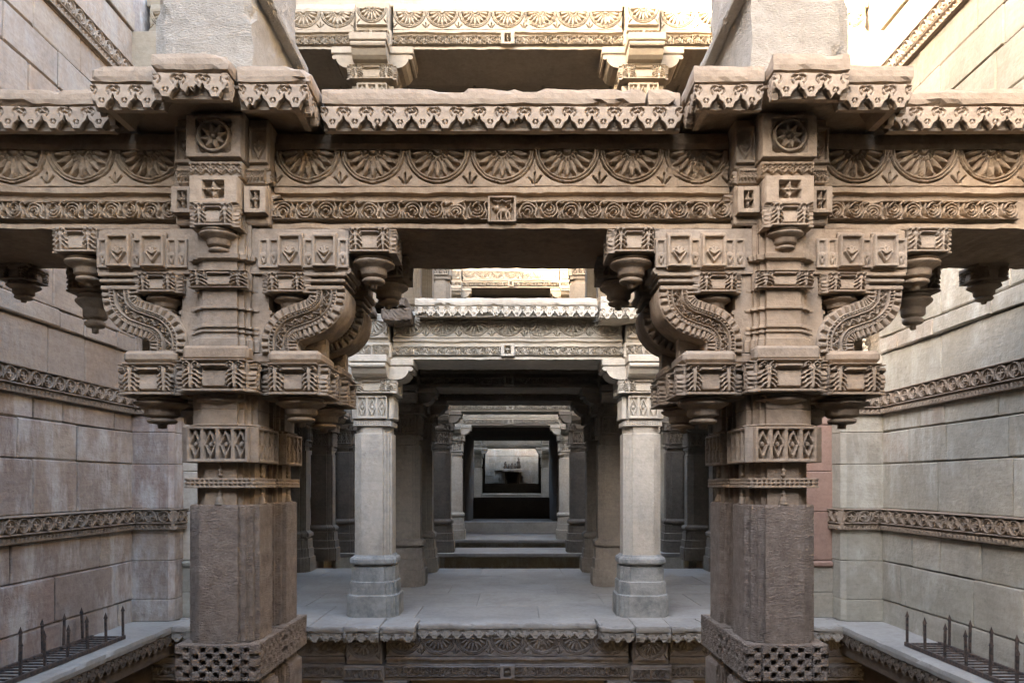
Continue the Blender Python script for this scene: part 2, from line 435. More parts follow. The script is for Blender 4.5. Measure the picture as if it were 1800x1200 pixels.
def h_scroll(X, Z, W=0.25, H=0.104, D=0.045):
    h = np.zeros(X.shape)
    def stroke(pts, w, a=1.0):
        nonlocal h
        h = np.maximum(h, a * plateau(dist_pts(X, Z, pts), w, 0.0025))
    for m in (-1, 0, 1):
        for s, cx in ((1, -W / 4), (-1, W / 4)):
            c = cx + m * W; cz = H / 2
            P = lambda pts: [(c + x_, cz + s * z_) for x_, z_ in pts]
            stroke(P(arc(0.004, -0.004, 0.046, 165, -35, 18)), 0.0048)                 # the vine bending over
            stroke(P([(0.042, -0.030), (0.052, -0.044), (0.066, -0.048)]), 0.0052)
            stroke(P(arc(0.004, -0.006, 0.031, 150, -70, 14, 0.026)), 0.0046, 0.95)   # curled tendrils inside
            stroke(P(arc(0.004, -0.008, 0.0155, 170, -60, 10, 0.011)), 0.0046, 0.9)
            stroke(P([(-0.026, -0.016), (-0.018, -0.034), (-0.002, -0.044), (0.016, -0.042)]), 0.0046, 0.92)
            stroke(P([(-0.040, 0.012), (-0.048, -0.014), (-0.036, -0.040)]), 0.0044, 0.9)
            stroke(P([(-0.058, 0.040), (-0.046, 0.044), (-0.034, 0.048)]), 0.0042, 0.85)
            stroke(P([(0.050, 0.044), (0.058, 0.022), (0.056, 0.000)]), 0.0044, 0.9)
    h = np.maximum(h, np.maximum(plateau(Z, 0.004), plateau(H - Z, 0.004)))
    return 0.003 + D * h

def scallop_edge(x, w=0.064):
    return np.interp(np.abs(x) / w, [0, 0.30, 0.36, 0.52, 0.70, 0.84, 0.90, 1.0], [0.004, 0.004, 0.014, 0.034, 0.044, 0.052, 0.066, 0.080])
def h_scallop(X, Z, H=0.128):
    zt = Z - H                                                        # 0 at the top
    h = np.full(X.shape, 0.02)
    g = np.zeros(X.shape)
    ring = dist_pts(X, zt, arc(0, -0.088, 0.0125, -55, 55, 8)); g = np.maximum(g, plateau(ring, 0.0042, 0.002))
    ring = dist_pts(X, zt, arc(0, -0.088, 0.0125, 125, 235, 8)); g = np.maximum(g, plateau(ring, 0.0042, 0.002))
    for s in (-1, 1):
        o = dist_pts(X, zt, [(s * 0.064 - s * p, q) for p, q in [(0.006, -0.012), (0.022, -0.010), (0.034, -0.022), (0.036, -0.038), (0.026, -0.054)]])
        g = np.maximum(g, plateau(o, 0.0044, 0.002))
        o = dist_pts(X, zt, [(s * 0.064 - s * p, q) for p, q in [(0.000, -0.030), (0.008, -0.036), (0.018, -0.033), (0.021, -0.024), (0.014, -0.020)]])
        g = np.maximum(g, plateau(o, 0.0046, 0.002))
    h = h - 0.019 * g
    return h + 0.004 * ss(0.0, 0.01, -zt)
def scallop_mesh(name, k=0):
    cutz = (0.0, 0.0, 0.018, 0.045)[k]                  # some tongues have lost their tip
    def mask(x, z): return (z > scallop_edge(x)) & (z > cutz + (0.35 * x + 0.010 * np.sin(x * 160 + k) if k > 1 else 0))
    return relief(name, 0.128, 0.128, h_scallop, 44, 44, back=0.012, mask=mask, wear=0.0012 + 0.0012 * k, erode=(0.05, 0.35, 0.3, 0.5)[k], seed=k * 3.3)

def h_rosette(X, Z, W=0.30, H=0.235, D=0.055):
    cx, cz = 0, H / 2; Rr = 0.093
    r = np.hypot(X, Z - cz); th = np.arctan2(Z - cz, X)
    h = np.full(X.shape, 0.8)
    n = 8
    a = th / (2 * math.pi / n) + 0.25; f = np.abs(a - np.floor(a) - 0.5) * 2
    half = np.where(r > 0.04, np.clip((0.076 - r) / 0.036, 0, 1) ** 0.8, 1.0)
    hp = ss(0, 0.12, half * 0.88 - f) * (0.75 + 0.15 * (1 - f))
    f2 = np.abs(a - np.round(a)) * 2
    hp = np.maximum(hp, ss(0, 0.2, np.clip((0.05 - r) / 0.025, 0, 1) ** 0.7 - f2) * 0.75)
    hp = np.where(r < 0.022, 0.2, hp); hp = np.maximum(hp, plateau(r, 0.013, 0.004))
    h = np.where(r < 0.078, hp, h)
    h = np.where((r >= 0.078) & (r < 0.093), 1.0, h)
    h -= 0.6 * plateau(np.abs(r - 0.0965), 0.003)
    sq = np.maximum(np.abs(X), np.abs(Z - cz))
    corner = (sq < 0.096) & (r > 0.104)
    h = np.where(corner, 0.25, h)
    return 0.003 + D * h

def h_star(X, Z, W=0.27, H=0.15, D=0.06):
    cz = H / 2; x = np.abs(X); z = np.abs(Z - cz)
    h = np.full(X.shape, 0.9)
    hole = np.maximum(x / 0.062, z / 0.052) < 1
    xs, zs = x / 0.062, z / 0.052
    star = np.sqrt(xs) + np.sqrt(zs) < 1.12
    hs = np.where(star, 0.62 + 0.35 * (np.abs(xs - zs)), 0.0)
    ribs = plateau(np.minimum(x, z), 0.004) * 0.9
    hs = np.where(star, np.maximum(hs, ribs), hs); hs = np.maximum(hs, 1.1 * plateau(np.hypot(x, z), 0.009))
    h = np.where(hole, hs, h)
    return 0.003 + D * h

def h_fringe(X, Z, W=0.30, H=0.075, D=0.026):
    p = 0.058; u = (X / p) - np.floor(X / p) - 0.5
    x = u * p; h = np.full(X.shape, 0.8)
    lo = 0.008 + 0.022 * np.abs(u) * 2
    h = np.where(Z < lo, 0.0, h)
    for s in (-1, 1):
        d = np.hypot(np.abs(x) - 0.016, Z - 0.05); h -= 0.6 * plateau(np.abs(d - 0.010), 0.003)
    d = np.hypot(x, Z - 0.026); h -= 0.5 * plateau(np.abs(d - 0.008), 0.0025)
    return 0.003 + D * np.clip(h, 0, 1)

def h_lattice(W, H, n, D=0.05):
    """upright bars with diamonds between"""
    def fn(X, Z):
        p = W / n; u = (X + W / 2) / p; u = u - np.floor(u) - 0.5
        x = np.abs(u * p); z = np.abs(Z - H / 2)
        h = 0.95 * plateau(p / 2 - x, p * 0.14, 0.002)
        a, b = p * 0.33, H * 0.36
        d = dist_pts(x, z, [(0, b), (a, 0)]); h = np.maximum(h, 0.8 * plateau(d, 0.0062, 0.002))
        h = np.maximum(h, 0.7 * plateau(np.hypot(x, z * 0.7), p * 0.12, 0.003))
        h = np.maximum(h, 0.75 * plateau(x, 0.005, 0.002) * (z > H * 0.34))
        h = np.maximum(h, np.maximum(plateau(Z, H * 0.09, 0.002), plateau(H - Z, H * 0.09, 0.002)))
        h = np.maximum(h, plateau(W / 2 - np.abs(X), 0.016, 0.002))
        return 0.003 + D * h
    return fn

def h_leafcap(W, H, D=0.05, ns=4.0):
    """pot with foliage spilling over its corners"""
    def fn(X, Z):
        z = Z / H; u = np.abs(X) / (W / 2); k = W / 2
        h = np.zeros(X.shape)
        # waisted body of the pot between rim and foot rings
        body = u < 0.30 + 0.16 * np.clip(z, 0, 1) ** 0.5
        h = np.where(body & (z > 0.16), 0.50 - 0.25 * ss(0.2, 0.75, z), h)
        h = np.where((u < 0.60) & (np.abs(z - 0.84) < 0.045), 0.85, h)
        h = np.where((u < 0.60) & (np.abs(z - 0.735) < 0.055), 0.0, h)
        h = np.where(z < 0.075, 0.9, h)
        h = np.where((z > 0.085) & (z < 0.15), 0.0, h)
        # half palmettes back to back, volutes at the top and drooping lobes
        ax = np.abs(X); wq = H / 0.18
        zone = (u > 0.40) & (u < 0.985) & (z > 0.16) & (z < 0.95); h = np.where(zone, 0.0, h)
        for sg in (-1, 1):
            x0 = (0.695 + 0.035 * sg) * k
            sp = dist_pts(ax, Z, [(x0 - sg * 0.02 * k, H * 0.12), (x0, H * 0.45), (x0 + sg * 0.01 * k, H * 0.80)]); h = np.maximum(h, 1.0 * plateau(sp, 0.0062 * wq, 0.002))
            for i_ in range(int(ns)):
                z0_ = H * (0.70 - 0.56 * i_ / ns); Ln = (0.25 - 0.13 * abs(i_ - 0.8) / ns) * k
                lb = dist_pts(ax, Z, [(x0, z0_), (x0 + sg * Ln * 0.6, z0_ - 0.05 * H), (x0 + sg * Ln, z0_ - 0.15 * H)])
                h = np.maximum(h, 0.92 * plateau(lb, 0.0068 * wq * (4.0 / ns) ** 0.5, 0.002))
            c = np.hypot(ax - (x0 + sg * 0.105 * k), Z - H * 0.82); rr = 0.10 * k
            h = np.maximum(h, np.where(c < rr * 1.15, np.where(np.abs(c - rr * 0.55) < rr * 0.22, 0.15, 1.0), 0))
        h = np.maximum(h, 0.95 * plateau(H - Z, H * 0.05, 0.002))
        h = np.where(u > 0.985, np.maximum(h, 0.2), h)
        return 0.003 + D * np.clip(h, 0, 1)
    return fn

def h_checker(W, H, D=0.045):
    cell = 0.036
    def fn(X, Z):
        ax = np.abs(X); z = Z - H * 0.5
        j = np.round(z / cell); uz = np.abs(z - j * cell)
        i = np.round(ax / cell); ux = np.abs(ax - i * cell)
        mid = (i <= 3) & (ax < 0.125) & ((i + np.abs(j)) % 2 == 0)
        i2 = np.round((ax - 0.160) / 0.034); ux2 = np.abs(ax - 0.160 - i2 * 0.034)
        sid = (ax > 0.140) & (i2 >= 0) & (i2 <= 1) & ((i2 + np.abs(j)) % 2 == 0)
        hole = np.where((np.abs(j) <= 2) & (np.abs(z) < H * 0.42), np.where(mid, plateau(np.maximum(ux, uz), 0.0138, 0.002), 0) + np.where(sid, plateau(np.maximum(ux2, uz), 0.0138, 0.002), 0), 0)
        r = np.hypot(X, z)
        h = 1 - np.clip(hole, 0, 1)
        h = np.where(r <= 0.008, 0.8, h)
        h -= 0.5 * plateau(np.abs(ax - 0.134), 0.0035)
        return 0.003 + D * np.clip(h, 0, 1)
    return fn

def h_studs(W, H, D=0.014):
    def fn(X, Z):
        p = 0.03; u = X / p - np.floor(X / p) - 0.5
        hole = (np.abs(u) < 0.3) & (np.abs(np.abs(Z / H - 0.5) - 0.18) < 0.10)
        return 0.003 + D * np.where(hole, 0.0, 0.9)
    return fn

def h_panel(W, H, D=0.03):
    """upright panel with a flower on a stem in a diamond"""
    def fn(X, Z):
        x = np.abs(X); z = Z - H * 0.5
        h = np.full(X.shape, 0.12)
        fr = np.maximum(x - (W / 2 - 0.014), np.abs(z) - (H / 2 - 0.016))
        h = np.maximum(h, ss(-0.003, 0.002, fr) * 0.95)
        v = dist_pts(x, Z, [(0.0, H * 0.16), (W * 0.28, H * 0.46)]); h = np.maximum(h, 0.9 * plateau(v, 0.006, 0.003))
        for ang in (90, 60, 30):
            d = dist_pts(x, Z, [(0, H * 0.40), (W * 0.26 * math.cos(R(ang)), H * 0.40 + W * 0.30 * math.sin(R(ang)))])
            h = np.maximum(h, 0.85 * np.sqrt(np.clip(1 - (d / 0.008) ** 2, 0, 1)))
        return 0.003 + D * h
    return fn

def h_ringchain(X, Z, W=0.165, H=0.24, D=0.045):
    zc = Z - 0.155; r = np.hypot(X, zc); th = np.arctan2(zc, X)
    h = np.full(X.shape, 0.0)
    h = np.maximum(h, 0.85 * plateau(np.abs(r - 0.062), 0.007, 0.003))
    h = np.maximum(h, 0.65 * plateau(np.abs(r - 0.047), 0.005, 0.002))
    pet = np.abs(np.cos(2 * th)); h = np.maximum(h, np.where(r < 0.010 + 0.026 * pet, 0.75, 0))
    for s in (-1, 1):
        rr = np.hypot(X - s * W / 2, zc)
        d = dist_pts(X, zc, [(s * W / 2, -0.055), (s * (W / 2 - 0.012), -0.02), (s * (W / 2 - 0.012), 0.02), (s * W / 2, 0.055)])
        h = np.maximum(h, 0.7 * plateau(d, 0.007, 0.003))
    h = np.maximum(h, 0.95 * plateau(H - Z, 0.014, 0.003))
    h = np.maximum(h, 0.8 * plateau(np.abs(Z - 0.078), 0.008, 0.003))
    low = Z < 0.068
    p = 0.055; u = np.abs(X / p - np.floor(X / p) - 0.5) * 2
    zz = 0.012 + 0.042 * u
    hl = np.where(Z < zz, 0.55, 0.15) + 0.25 * plateau(np.abs(Z - zz), 0.004)
    h = np.where(low, hl, h)
    return 0.003 + D * h

def h_beast(X, Z, W=0.165, H=0.15, D=0.04):
    h = np.zeros(X.shape)
    fr = np.maximum(np.abs(X) - (W / 2 - 0.013), np.abs(Z - H / 2) - (H / 2 - 0.011)); h = np.maximum(h, ss(-0.003, 0.002, fr))
    def blob(cx, cz, rx, rz_, a):
        nonlocal h
        d = ((X - cx) / rx) ** 2 + ((Z - cz) / rz_) ** 2; h = np.maximum(h, a * np.sqrt(np.clip(1 - d, 0, 1)))
    blob(0.008, 0.066, 0.036, 0.022, 0.95); blob(-0.030, 0.082, 0.020, 0.021, 1.0); blob(-0.046, 0.090, 0.013, 0.010, 0.8); blob(-0.024, 0.102, 0.008, 0.010, 0.8)
    for pts, w_ in (([(-0.020, 0.06), (-0.030, 0.035), (-0.026, 0.016)], 0.008), ([(-0.008, 0.055), (-0.006, 0.016)], 0.007), ([(0.026, 0.058), (0.022, 0.036), (0.030, 0.016)], 0.009), ([(0.038, 0.06), (0.046, 0.036), (0.044, 0.016)], 0.009), ([(0.042, 0.072), (0.056, 0.09), (0.046, 0.112), (0.034, 0.106)], 0.005), ([(-0.05, 0.128), (-0.02, 0.118), (0.0, 0.132), (0.02, 0.118), (0.05, 0.128)], 0.006)):
        d = dist_pts(X, Z, pts); h = np.maximum(h, 0.85 * np.sqrt(np.clip(1 - (d / w_) ** 2, 0, 1)))
    return 0.003 + D * h

# S shaped strut: relief mapped along a curve
def strut_mesh(name):
    pts = np.array([(0.330, 2.370), (0.326, 2.42), (0.336, 2.475), (0.384, 2.530), (0.465, 2.562), (0.545, 2.595), (0.596, 2.650), (0.608, 2.705), (0.610, 2.742)])
    # Catmull-Rom
    P = []
    for i in range(len(pts) - 1):
        p0 = pts[max(i - 1, 0)]; p1 = pts[i]; p2 = pts[i + 1]; p3 = pts[min(i + 2, len(pts) - 1)]
        for t in np.linspace(0, 1, 12, endpoint=False):
            P.append(0.5 * (2 * p1 + (p2 - p0) * t + (2 * p0 - 5 * p1 + 4 * p2 - p3) * t ** 2 + (3 * p1 - p0 - 3 * p2 + p3) * t ** 3))
    P.append(pts[-1]); P = np.array(P)
    seg = np.hypot(*np.diff(P, axis=0).T); S = np.concatenate([[0], np.cumsum(seg)]); L = S[-1]
    T = np.gradient(P, axis=0); T /= np.linalg.norm(T, axis=1)[:, None]
    for _ in range(6):
        T[1:-1] = (T[:-2] + T[1:-1] * 2 + T[2:]) / 4
    T /= np.linalg.norm(T, axis=1)[:, None]
    Wd = 0.215
    def fn(X, Z):                     # X across, Z along
        h = np.full(X.shape, 0.25)
        x = X
        def teeth(lo, hi, period, a):
            nonlocal h
            m = (x > lo) & (x < hi); u = Z / period - np.floor(Z / period)
            h = np.where(m, 0.15 + a * (ss(0.15, 0.3, u) - ss(0.8, 0.95, u)), h)
        teeth(-0.100, -0.060, 0.030, 0.7)
        teeth(0.060, 0.100, 0.030, 0.7)
        teeth(-0.052, -0.040, 0.016, 0.8)
        teeth(0.036, 0.050, 0.016, 0.8)
        for c in (-0.056, -0.032, 0.028, 0.055):
            h = np.maximum(h, 0.95 * plateau(np.abs(x - c), 0.0042, 0.002))
        m = (x > -0.028) & (x < 0.024)
        v = np.abs(x + 0.002 - 0.012 * np.sin(Z / 0.06 * 2 * math.pi))
        hv = 0.05 + 0.8 * plateau(v, 0.005, 0.002)
        c2 = np.hypot(x + 0.002 + 0.008 * np.sign(np.sin(Z / 0.06 * 2 * math.pi)), (Z / 0.03 - np.floor(Z / 0.03) - 0.5) * 0.03)
        hv = np.maximum(hv, 0.7 * plateau(np.abs(c2 - 0.007), 0.0025, 0.0015))
        h = np.where(m, hv, h)
        return 0.003 + 0.034 * h
    def mapf(V):
        s = np.clip(V[:, 2], 0, L)
        px = np.interp(s, S, P[:, 0]); pz = np.interp(s, S, P[:, 1])
        tx = np.interp(s, S, T[:, 0]); tz = np.interp(s, S, T[:, 1])
        n = np.hypot(tx, tz); tx /= n; tz /= n
        k = V[:, 0]
        return np.stack([px + tz * k, V[:, 1], pz - tx * k], 1)
    return relief(name, Wd, L, fn, 66, 150, back=0.26, mapf=mapf, wear=0.001)

# ------------------------------------------------------------------ object helpers
def thing(name, label, cat, loc=(0, 0, 0), rz=0.0, group=None):
    o = bpy.data.objects.new(name, None); COL.objects.link(o)
    o.location = loc; o.rotation_euler = (0, 0, rz)
    o.empty_display_size = 0.2
    o['label'] = label; o['category'] = cat; o['kind'] = 'thing'
    if group: o['group'] = group
    return o

def part(name, me, mat, parent=None, loc=(0, 0, 0), rz=0.0, scale=(1, 1, 1)):
    if not me.materials: me.materials.append(mat)
    o = bpy.data.objects.new(name, me); COL.objects.link(o)
    o.parent = parent; o.location = loc; o.rotation_euler = (0, 0, rz); o.scale = scale
    if me.materials[0] != mat:
        o.material_slots[0].link = 'OBJECT'; o.material_slots[0].material = mat
    return o

def kids(o): return [c for c in KIDS.get(o.name, [])]
def dup(root, loc, label, rz=None, group=None, mat=None, sx=1.0):
    """copy a thing with its parts and sub-parts"""
    def cp(o, parent):
        c = o.copy(); COL.objects.link(c); c.parent = parent
        if mat is not None and c.type == 'MESH':
            c.material_slots[0].link = 'OBJECT'; c.material_slots[0].material = mat
        for ch in o.children: cp(ch, c)
        return c
    r = cp(root, None)
    r.location = loc; r['label'] = label
    if rz is not None: r.rotation_euler = (0, 0, rz)
    if group: r['group'] = group
    return r

def setting(name, me, mat, loc=(0, 0, 0)):
    o = part(name, me, mat, None, loc); o['kind'] = 'structure'
    return o

def bmesh_box(name, x0, x1, y0, y1, z0, z1, c=0.006, jit=0.0):
    v, f = cbox(x0, x1, y0, y1, z0, z1, c, jit); return make_mesh(name, v, f)

HS = 3.76          # floor to floor
CX = 1.635         # pillar lines
WX = 4.37          # side wall faces

# shared carved meshes
ME = {}
LOTUS = [relief('lotus_relief', 0.40, 0.216, h_lotus, 92, 54, erode=e, seed=k * 5.1, wear=0.0015 + 0.0012 * k) for k, e in enumerate((0.15, 0.45, 0.7))]
SCROLL = [relief('scroll_relief', 0.25, 0.104, h_scroll, 84, 40, erode=e, seed=k * 7.3) for k, e in enumerate((0.1, 0.4, 0.75))]
SCALLOP = [scallop_mesh('scallop_relief', k) for k in range(4)]
ME['lotus'], ME['scroll'], ME['scallop'] = LOTUS[0], SCROLL[0], SCALLOP[0]
pick = lambda L_, w_: random.choices(L_, w_)[0]
ME['rosette'] = relief('rosette_relief', 0.30, 0.235, h_rosette, 76, 60)
ME['star'] = relief('star_relief', 0.27, 0.15, h_star, 64, 40)
ME['fringe'] = relief('fringe_relief', 0.30, 0.075, h_fringe, 80, 24)
ME['ring'] = relief('ring_chain_relief', 0.165, 0.24, h_ringchain, 44, 60)
ME['beast'] = relief('animal_relief', 0.165, 0.15, h_beast, 60, 54)
ME['strut'] = strut_mesh('strut_relief')
ME['lat_front'] = relief('lattice_relief', 0.36, 0.205, h_lattice(0.36, 0.205, 4), 76, 44)
ME['lat_col'] = relief('column_lattice_relief', 0.36, 0.27, h_lattice(0.36, 0.27, 3), 64, 44)
ME['cap_front'] = relief('leaf_capital_relief', 0.36, 0.18, h_leafcap(0.36, 0.18), 84, 44)
ME['cap_side'] = relief('leaf_capital_side_relief', 0.29, 0.18, h_leafcap(0.29, 0.18), 70, 44)
ME['cap_small'] = relief('small_leaf_relief', 0.22, 0.10, h_leafcap(0.22, 0.10, 0.035, 3), 56, 28)
ME['cap_band'] = relief('leaf_band_relief', 0.34, 0.10, h_leafcap(0.34, 0.10, 0.03, 3), 64, 26)
ME['cap_col'] = relief('column_leaf_relief', 0.52, 0.17, h_leafcap(0.52, 0.17, 0.045, 4), 64, 30)
ME['checker'] = relief('checker_relief', 0.42, 0.205, h_checker(0.42, 0.205), 110, 54)
ME['studs'] = relief('stud_band_relief', 0.40, 0.056, h_studs(0.40, 0.056), 80, 16)
ME['panel'] = relief('flower_panel_relief', 0.135, 0.19, h_panel(0.135, 0.19), 36, 46)
ME['panel_thin'] = relief('narrow_panel_relief', 0.062, 0.175, h_panel(0.062, 0.175, 0.018), 18, 40)

# ------------------------------------------------------------------ setting: ground, floors, pit
def slab(name, x0, x1, y0, y1, z0, z1, mat): return setting(name, bmesh_box(name, x0, x1, y0, y1, z0, z1, 0.01), mat)
me = MB()
G = 60.0
for a in ((-400, -5.6, -400, 600), (5.6, 400, -400, 600), (-5.6, 5.6, 52, 600), (-5.6, 5.6, -400, -18)):
    me.add([(a[0], a[2], 9.3), (a[1], a[2], 9.3), (a[1], a[3], 9.3), (a[0], a[3], 9.3)], [(0, 1, 2, 3)])
setting('ground', me.mesh('ground'), M['earth'])
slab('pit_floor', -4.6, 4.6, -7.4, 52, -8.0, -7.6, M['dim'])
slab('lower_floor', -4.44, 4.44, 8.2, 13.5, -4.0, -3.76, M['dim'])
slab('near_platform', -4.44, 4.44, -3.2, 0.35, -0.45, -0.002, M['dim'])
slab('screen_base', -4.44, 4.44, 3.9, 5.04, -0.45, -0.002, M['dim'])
pf = slab('pavilion_floor', -4.55, 4.55, 8.45, 13.5, -0.14, -0.012, M['floor'])
yy = 8.47
while yy < 13.4:
    dy_ = random.uniform(0.75, 1.15); dy_ = min(dy_, 13.5 - yy)
    if 13.5 - yy - dy_ < 0.3: dy_ = 13.5 - yy
    xx = -4.44
    while xx < 4.4:
        L_ = random.uniform(0.9, 1.8); L_ = L_ if xx + L_ < 4.1 else 4.44 - xx
        part('flagstone', bmesh_box('flagstone', xx + 0.004, xx + L_ - 0.004, yy + 0.004, yy + dy_ - 0.004, -0.05, random.uniform(-0.004, 0.002), 0.006, 0.002), M['floor'], pf)
        xx += L_
    yy += dy_

def prism_x(name, prof, x0, x1, seg=0.06, amp=0.003, seed=0.0):
    """profile of (y, z), clockwise seen from +x, swept along x with a worn, slightly uneven surface"""
    n = len(prof); m = max(1, int((x1 - x0) / seg)); xs = np.linspace(x0, x1, m + 1)
    V = np.array([(x, y, z) for x in xs for y, z in prof])
    D = np.stack([(vnoise(V, 6.0, seed + k) - 0.5) * 2 * amp + (vnoise(V, 27.0, seed + 5 + k) - 0.5) * amp * 1.4 for k in range(3)], 1)
    D[:, 0] = 0
    f = []
    for i in range(m):
        for k in range(n):
            a = i * n + k; b = i * n + (k + 1) % n
            f.append((a, b, b + n, a + n))
    f.append(tuple(range(n - 1, -1, -1))); f.append(tuple(m * n + k for k in range(n)))
    return make_mesh(name, V + D, f)

# ------------------------------------------------------------------ side walls of coursed stone
COURSES = [-1.9, -1.42, -0.95, -0.47, -0.02, 0.256, 0.706, 1.068, 1.312, 1.83, 2.20, 2.408, 2.652, 3.11, 3.29, 3.74, 4.13, 4.58, 5.02, 5.46, 5.82, 6.168, 6.412, 6.87, 7.08, 7.6, 8.2, 8.75, 9.29]
BANDS = ((1.07, 1.31), (2.41, 2.65), (6.17, 6.41))
def in_band(z): return any(a - 0.01 < z < b for a, b in BANDS)

def wall(side, y0, y1, label, mat, zmin=-2.0, zmax=9.4, group=None, lo=0.38, hi=1.15, bands=True):
    t = thing('stone_wall', label, 'wall', (side * WX, y0, 0), group=group)
    yy0 = -18 if y0 < 4 else y0 - 0.4
    core = bmesh_box('wall_core', side * 0.09 if side > 0 else -1.2, 1.2 if side > 0 else -0.09, yy0 - y0, y1 - y0 + 0.02, -8.0, 9.28, 0.01)
    part('wall_core', core, mat, t)
    for a, b in zip(COURSES[:-1], COURSES[1:]):
        if b < zmin or a > zmax or in_band(a + 0.005): continue
        y = y0
        while y < y1 - 0.02:
            L = random.uniform(lo, hi) * (1.25 if b - a > 0.4 else 0.9)
            if y + L > y1 - 0.3: L = y1 - y
            g = 0.004
            pr = random.uniform(-0.004, 0.005) + (0.035 if 3.1 < a < 3.7 or 6.8 < a < 7.0 else 0.0)
            x_in = pr; x_bk = -0.2
            x0_, x1_ = (-x_in, 0.2) if side > 0 else (-0.2, x_in)
            zc_ = [a, b]
            if b - a > 0.34 and L < 0.62 and random.random() < 0.0: zc_ = [a, a + (b - a) * random.uniform(0.35, 0.6), b]
            for a2, b2 in zip(zc_[:-1], zc_[1:]):
                v, f = cbox(x0_, x1_, y - y0 + g, y + L - y0 - g, a2 + g, b2 - g, 0.012, 0.006)
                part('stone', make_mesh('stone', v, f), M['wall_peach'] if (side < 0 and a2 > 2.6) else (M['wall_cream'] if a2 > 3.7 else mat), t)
            y += L
    if bands:
        for a, b in BANDS:
            n = int((y1 - y0) / 0.165); w = (y1 - y0) / n
            backing = bmesh_box('band_backing', -0.012 if side > 0 else -0.2, 0.2 if side > 0 else 0.012, 0, y1 - y0, a - 0.012, b + 0.008, 0.006)
            part('band_backing', backing, M['band'], t)
            for k in range(n):
                part('carved_band_tile', ME['ring'], M['band'], t, (-side * 0.014, (k + 0.5) * w, a), rz=R(-90 if side > 0 else 90), scale=(w / 0.165, 1.3, 1))
    return t

wall(-1, 3.4, 8.30, 'tall rosy coursed stone wall with carved bands, left side of the well', M['wall_pink'])
wall(1, 3.4, 8.30, 'tall pale coursed stone wall with carved bands, right side of the well', M['wall_pale'])
wall(-1, 8.75, 17.0, 'shaded coursed stone wall behind the left pavilion bay', M['wall_pink'], zmin=0, zmax=3.0, lo=0.6, hi=1.4)
wall(1, 8.75, 17.0, 'shaded coursed stone wall behind the right pavilion bay', M['wall_pale'], zmin=0, zmax=3.0, lo=0.6, hi=1.4)
for s, w in ((-1, 'left'), (1, 'right')):
    t = thing('stone_wall', 'distant plain stone wall deep inside on the %s' % w, 'wall', (s * WX, 17.4, 0))
    part('wall_core', bmesh_box('far_core', 0 if s > 0 else -1.2, 1.2 if s > 0 else 0, 0, 34.6, -8.0, 9.28), M['wall_pale'], t)

def pilaster(side, y, label, mat, z0, z1, w=0.47, d=0.47):
    t = thing('wall_pilaster', label, 'pilaster', (side * (WX + 0.0), y, 0))
    x_out, x_in = 0.1, -w                                   # toward the wall, toward the well (side * local x)
    for a, b in zip(COURSES[:-1], COURSES[1:]):
        if b <= z0 + 0.01 or a >= z1 - 0.01: continue
        a_, b_ = max(a, z0), min(b, z1)
        if in_band(a + 0.005):
            for k in range(3):
                part('carved_band_tile', ME['ring'], M['band'], t, (side * (-w + (k + 0.5) * w / 3), -0.012, a), scale=(w / 3 / 0.165, 1.2, 1))
            for k in range(3):
                part('carved_band_tile', ME['ring'], M['band'], t, (side * (-w - 0.012), (k + 0.5) * d / 3, a), rz=R(-90 if side > 0 else 90), scale=(d / 3 / 0.165, 1.2, 1))
            v, f = cbox(min(side * (-w - 0.01), side * x_out), max(side * (-w - 0.01), side * x_out), -0.01, d, a_, b_, 0.006)
            part('band_backing', make_mesh('band_backing', v, f), M['band'], t)
            continue
        c = 0.05                                            # splayed inner corner
        j = lambda: random.uniform(-0.003, 0.003)
        poly = [(x_out, 0.0), (-w + c, 0.0), (-w, c), (-w, d), (x_out, d)]
        if side > 0: poly = [(x, yy) for x, yy in poly][::-1]
        else: poly = [(-x, yy) for x, yy in poly]
        q = [(x + j(), yy + j()) for x, yy in poly]
        cxm = sum(p[0] for p in q) / 5; cym = sum(p[1] for p in q) / 5
        sh = lambda k: [(cxm + (px - cxm) * k, cym + (py - cym) * k) for px, py in q]
        v, f = loop_stack([(a_ + 0.002, sh(0.975)), (a_ + 0.009, sh(1.0)), (b_ - 0.009, sh(1.0)), (b_ - 0.002, sh(0.975))])
        part('stone', make_mesh('pilaster_stone', v, f), mat, t)
    return t
pilaster(-1, 8.28, 'rosy stone wall pilaster at the far end of the left wall', M['wall_pink'], 0.0, 3.11)
pilaster(1, 8.28, 'pale stone wall pilaster at the far end of the right wall', M['wall_pale'], 0.0, 3.11)
pilaster(-1, 8.28, 'sunlit upper wall pilaster in the top left corner', M['cream'], 3.78, 6.87)
pilaster(1, 8.28, 'sunlit upper wall pilaster in the top right corner', M['cream'], 3.78, 6.87)
# narrow reveals beside the pilasters
for s, w, mt in ((-1, 'pale plastered strip', 'pale'), (1, 'red stained stone strip', 'red')):
    t = thing('door_jamb', '%s beside the wall pilaster on the %s' % (w, 'left' if s < 0 else 'right'), 'jamb', (s * 3.62, 8.55, 0))
    part('plinth_stone', bmesh_box('jamb_stone', -0.29, 0.29, -0.02, 0.5, 0.0, 0.30, 0.008), M['wall_pale'], t)
    part('plinth_stone', bmesh_box('jamb_stone', -0.29, 0.29, -0.02, 0.5, 0.304, 0.60, 0.008), M['wall_pale'], t)
    part('moulding', bmesh_box('jamb_roll', -0.29, 0.29, -0.05, 0.5, 0.603, 0.68, 0.03), M['wall_pale'] if s < 0 else M['red'], t)
    zz = [0.683, 1.27, 1.75, 2.31, 3.1]
    for k, (za, zb) in enumerate(zip(zz[:-1], zz[1:])):
        part('jamb_stone', bmesh_box('jamb_strip', -0.29, 0.29, random.uniform(-0.006, 0.004), 0.5, za + 0.002, zb - 0.002, 0.008, 0.002), M[mt], t)

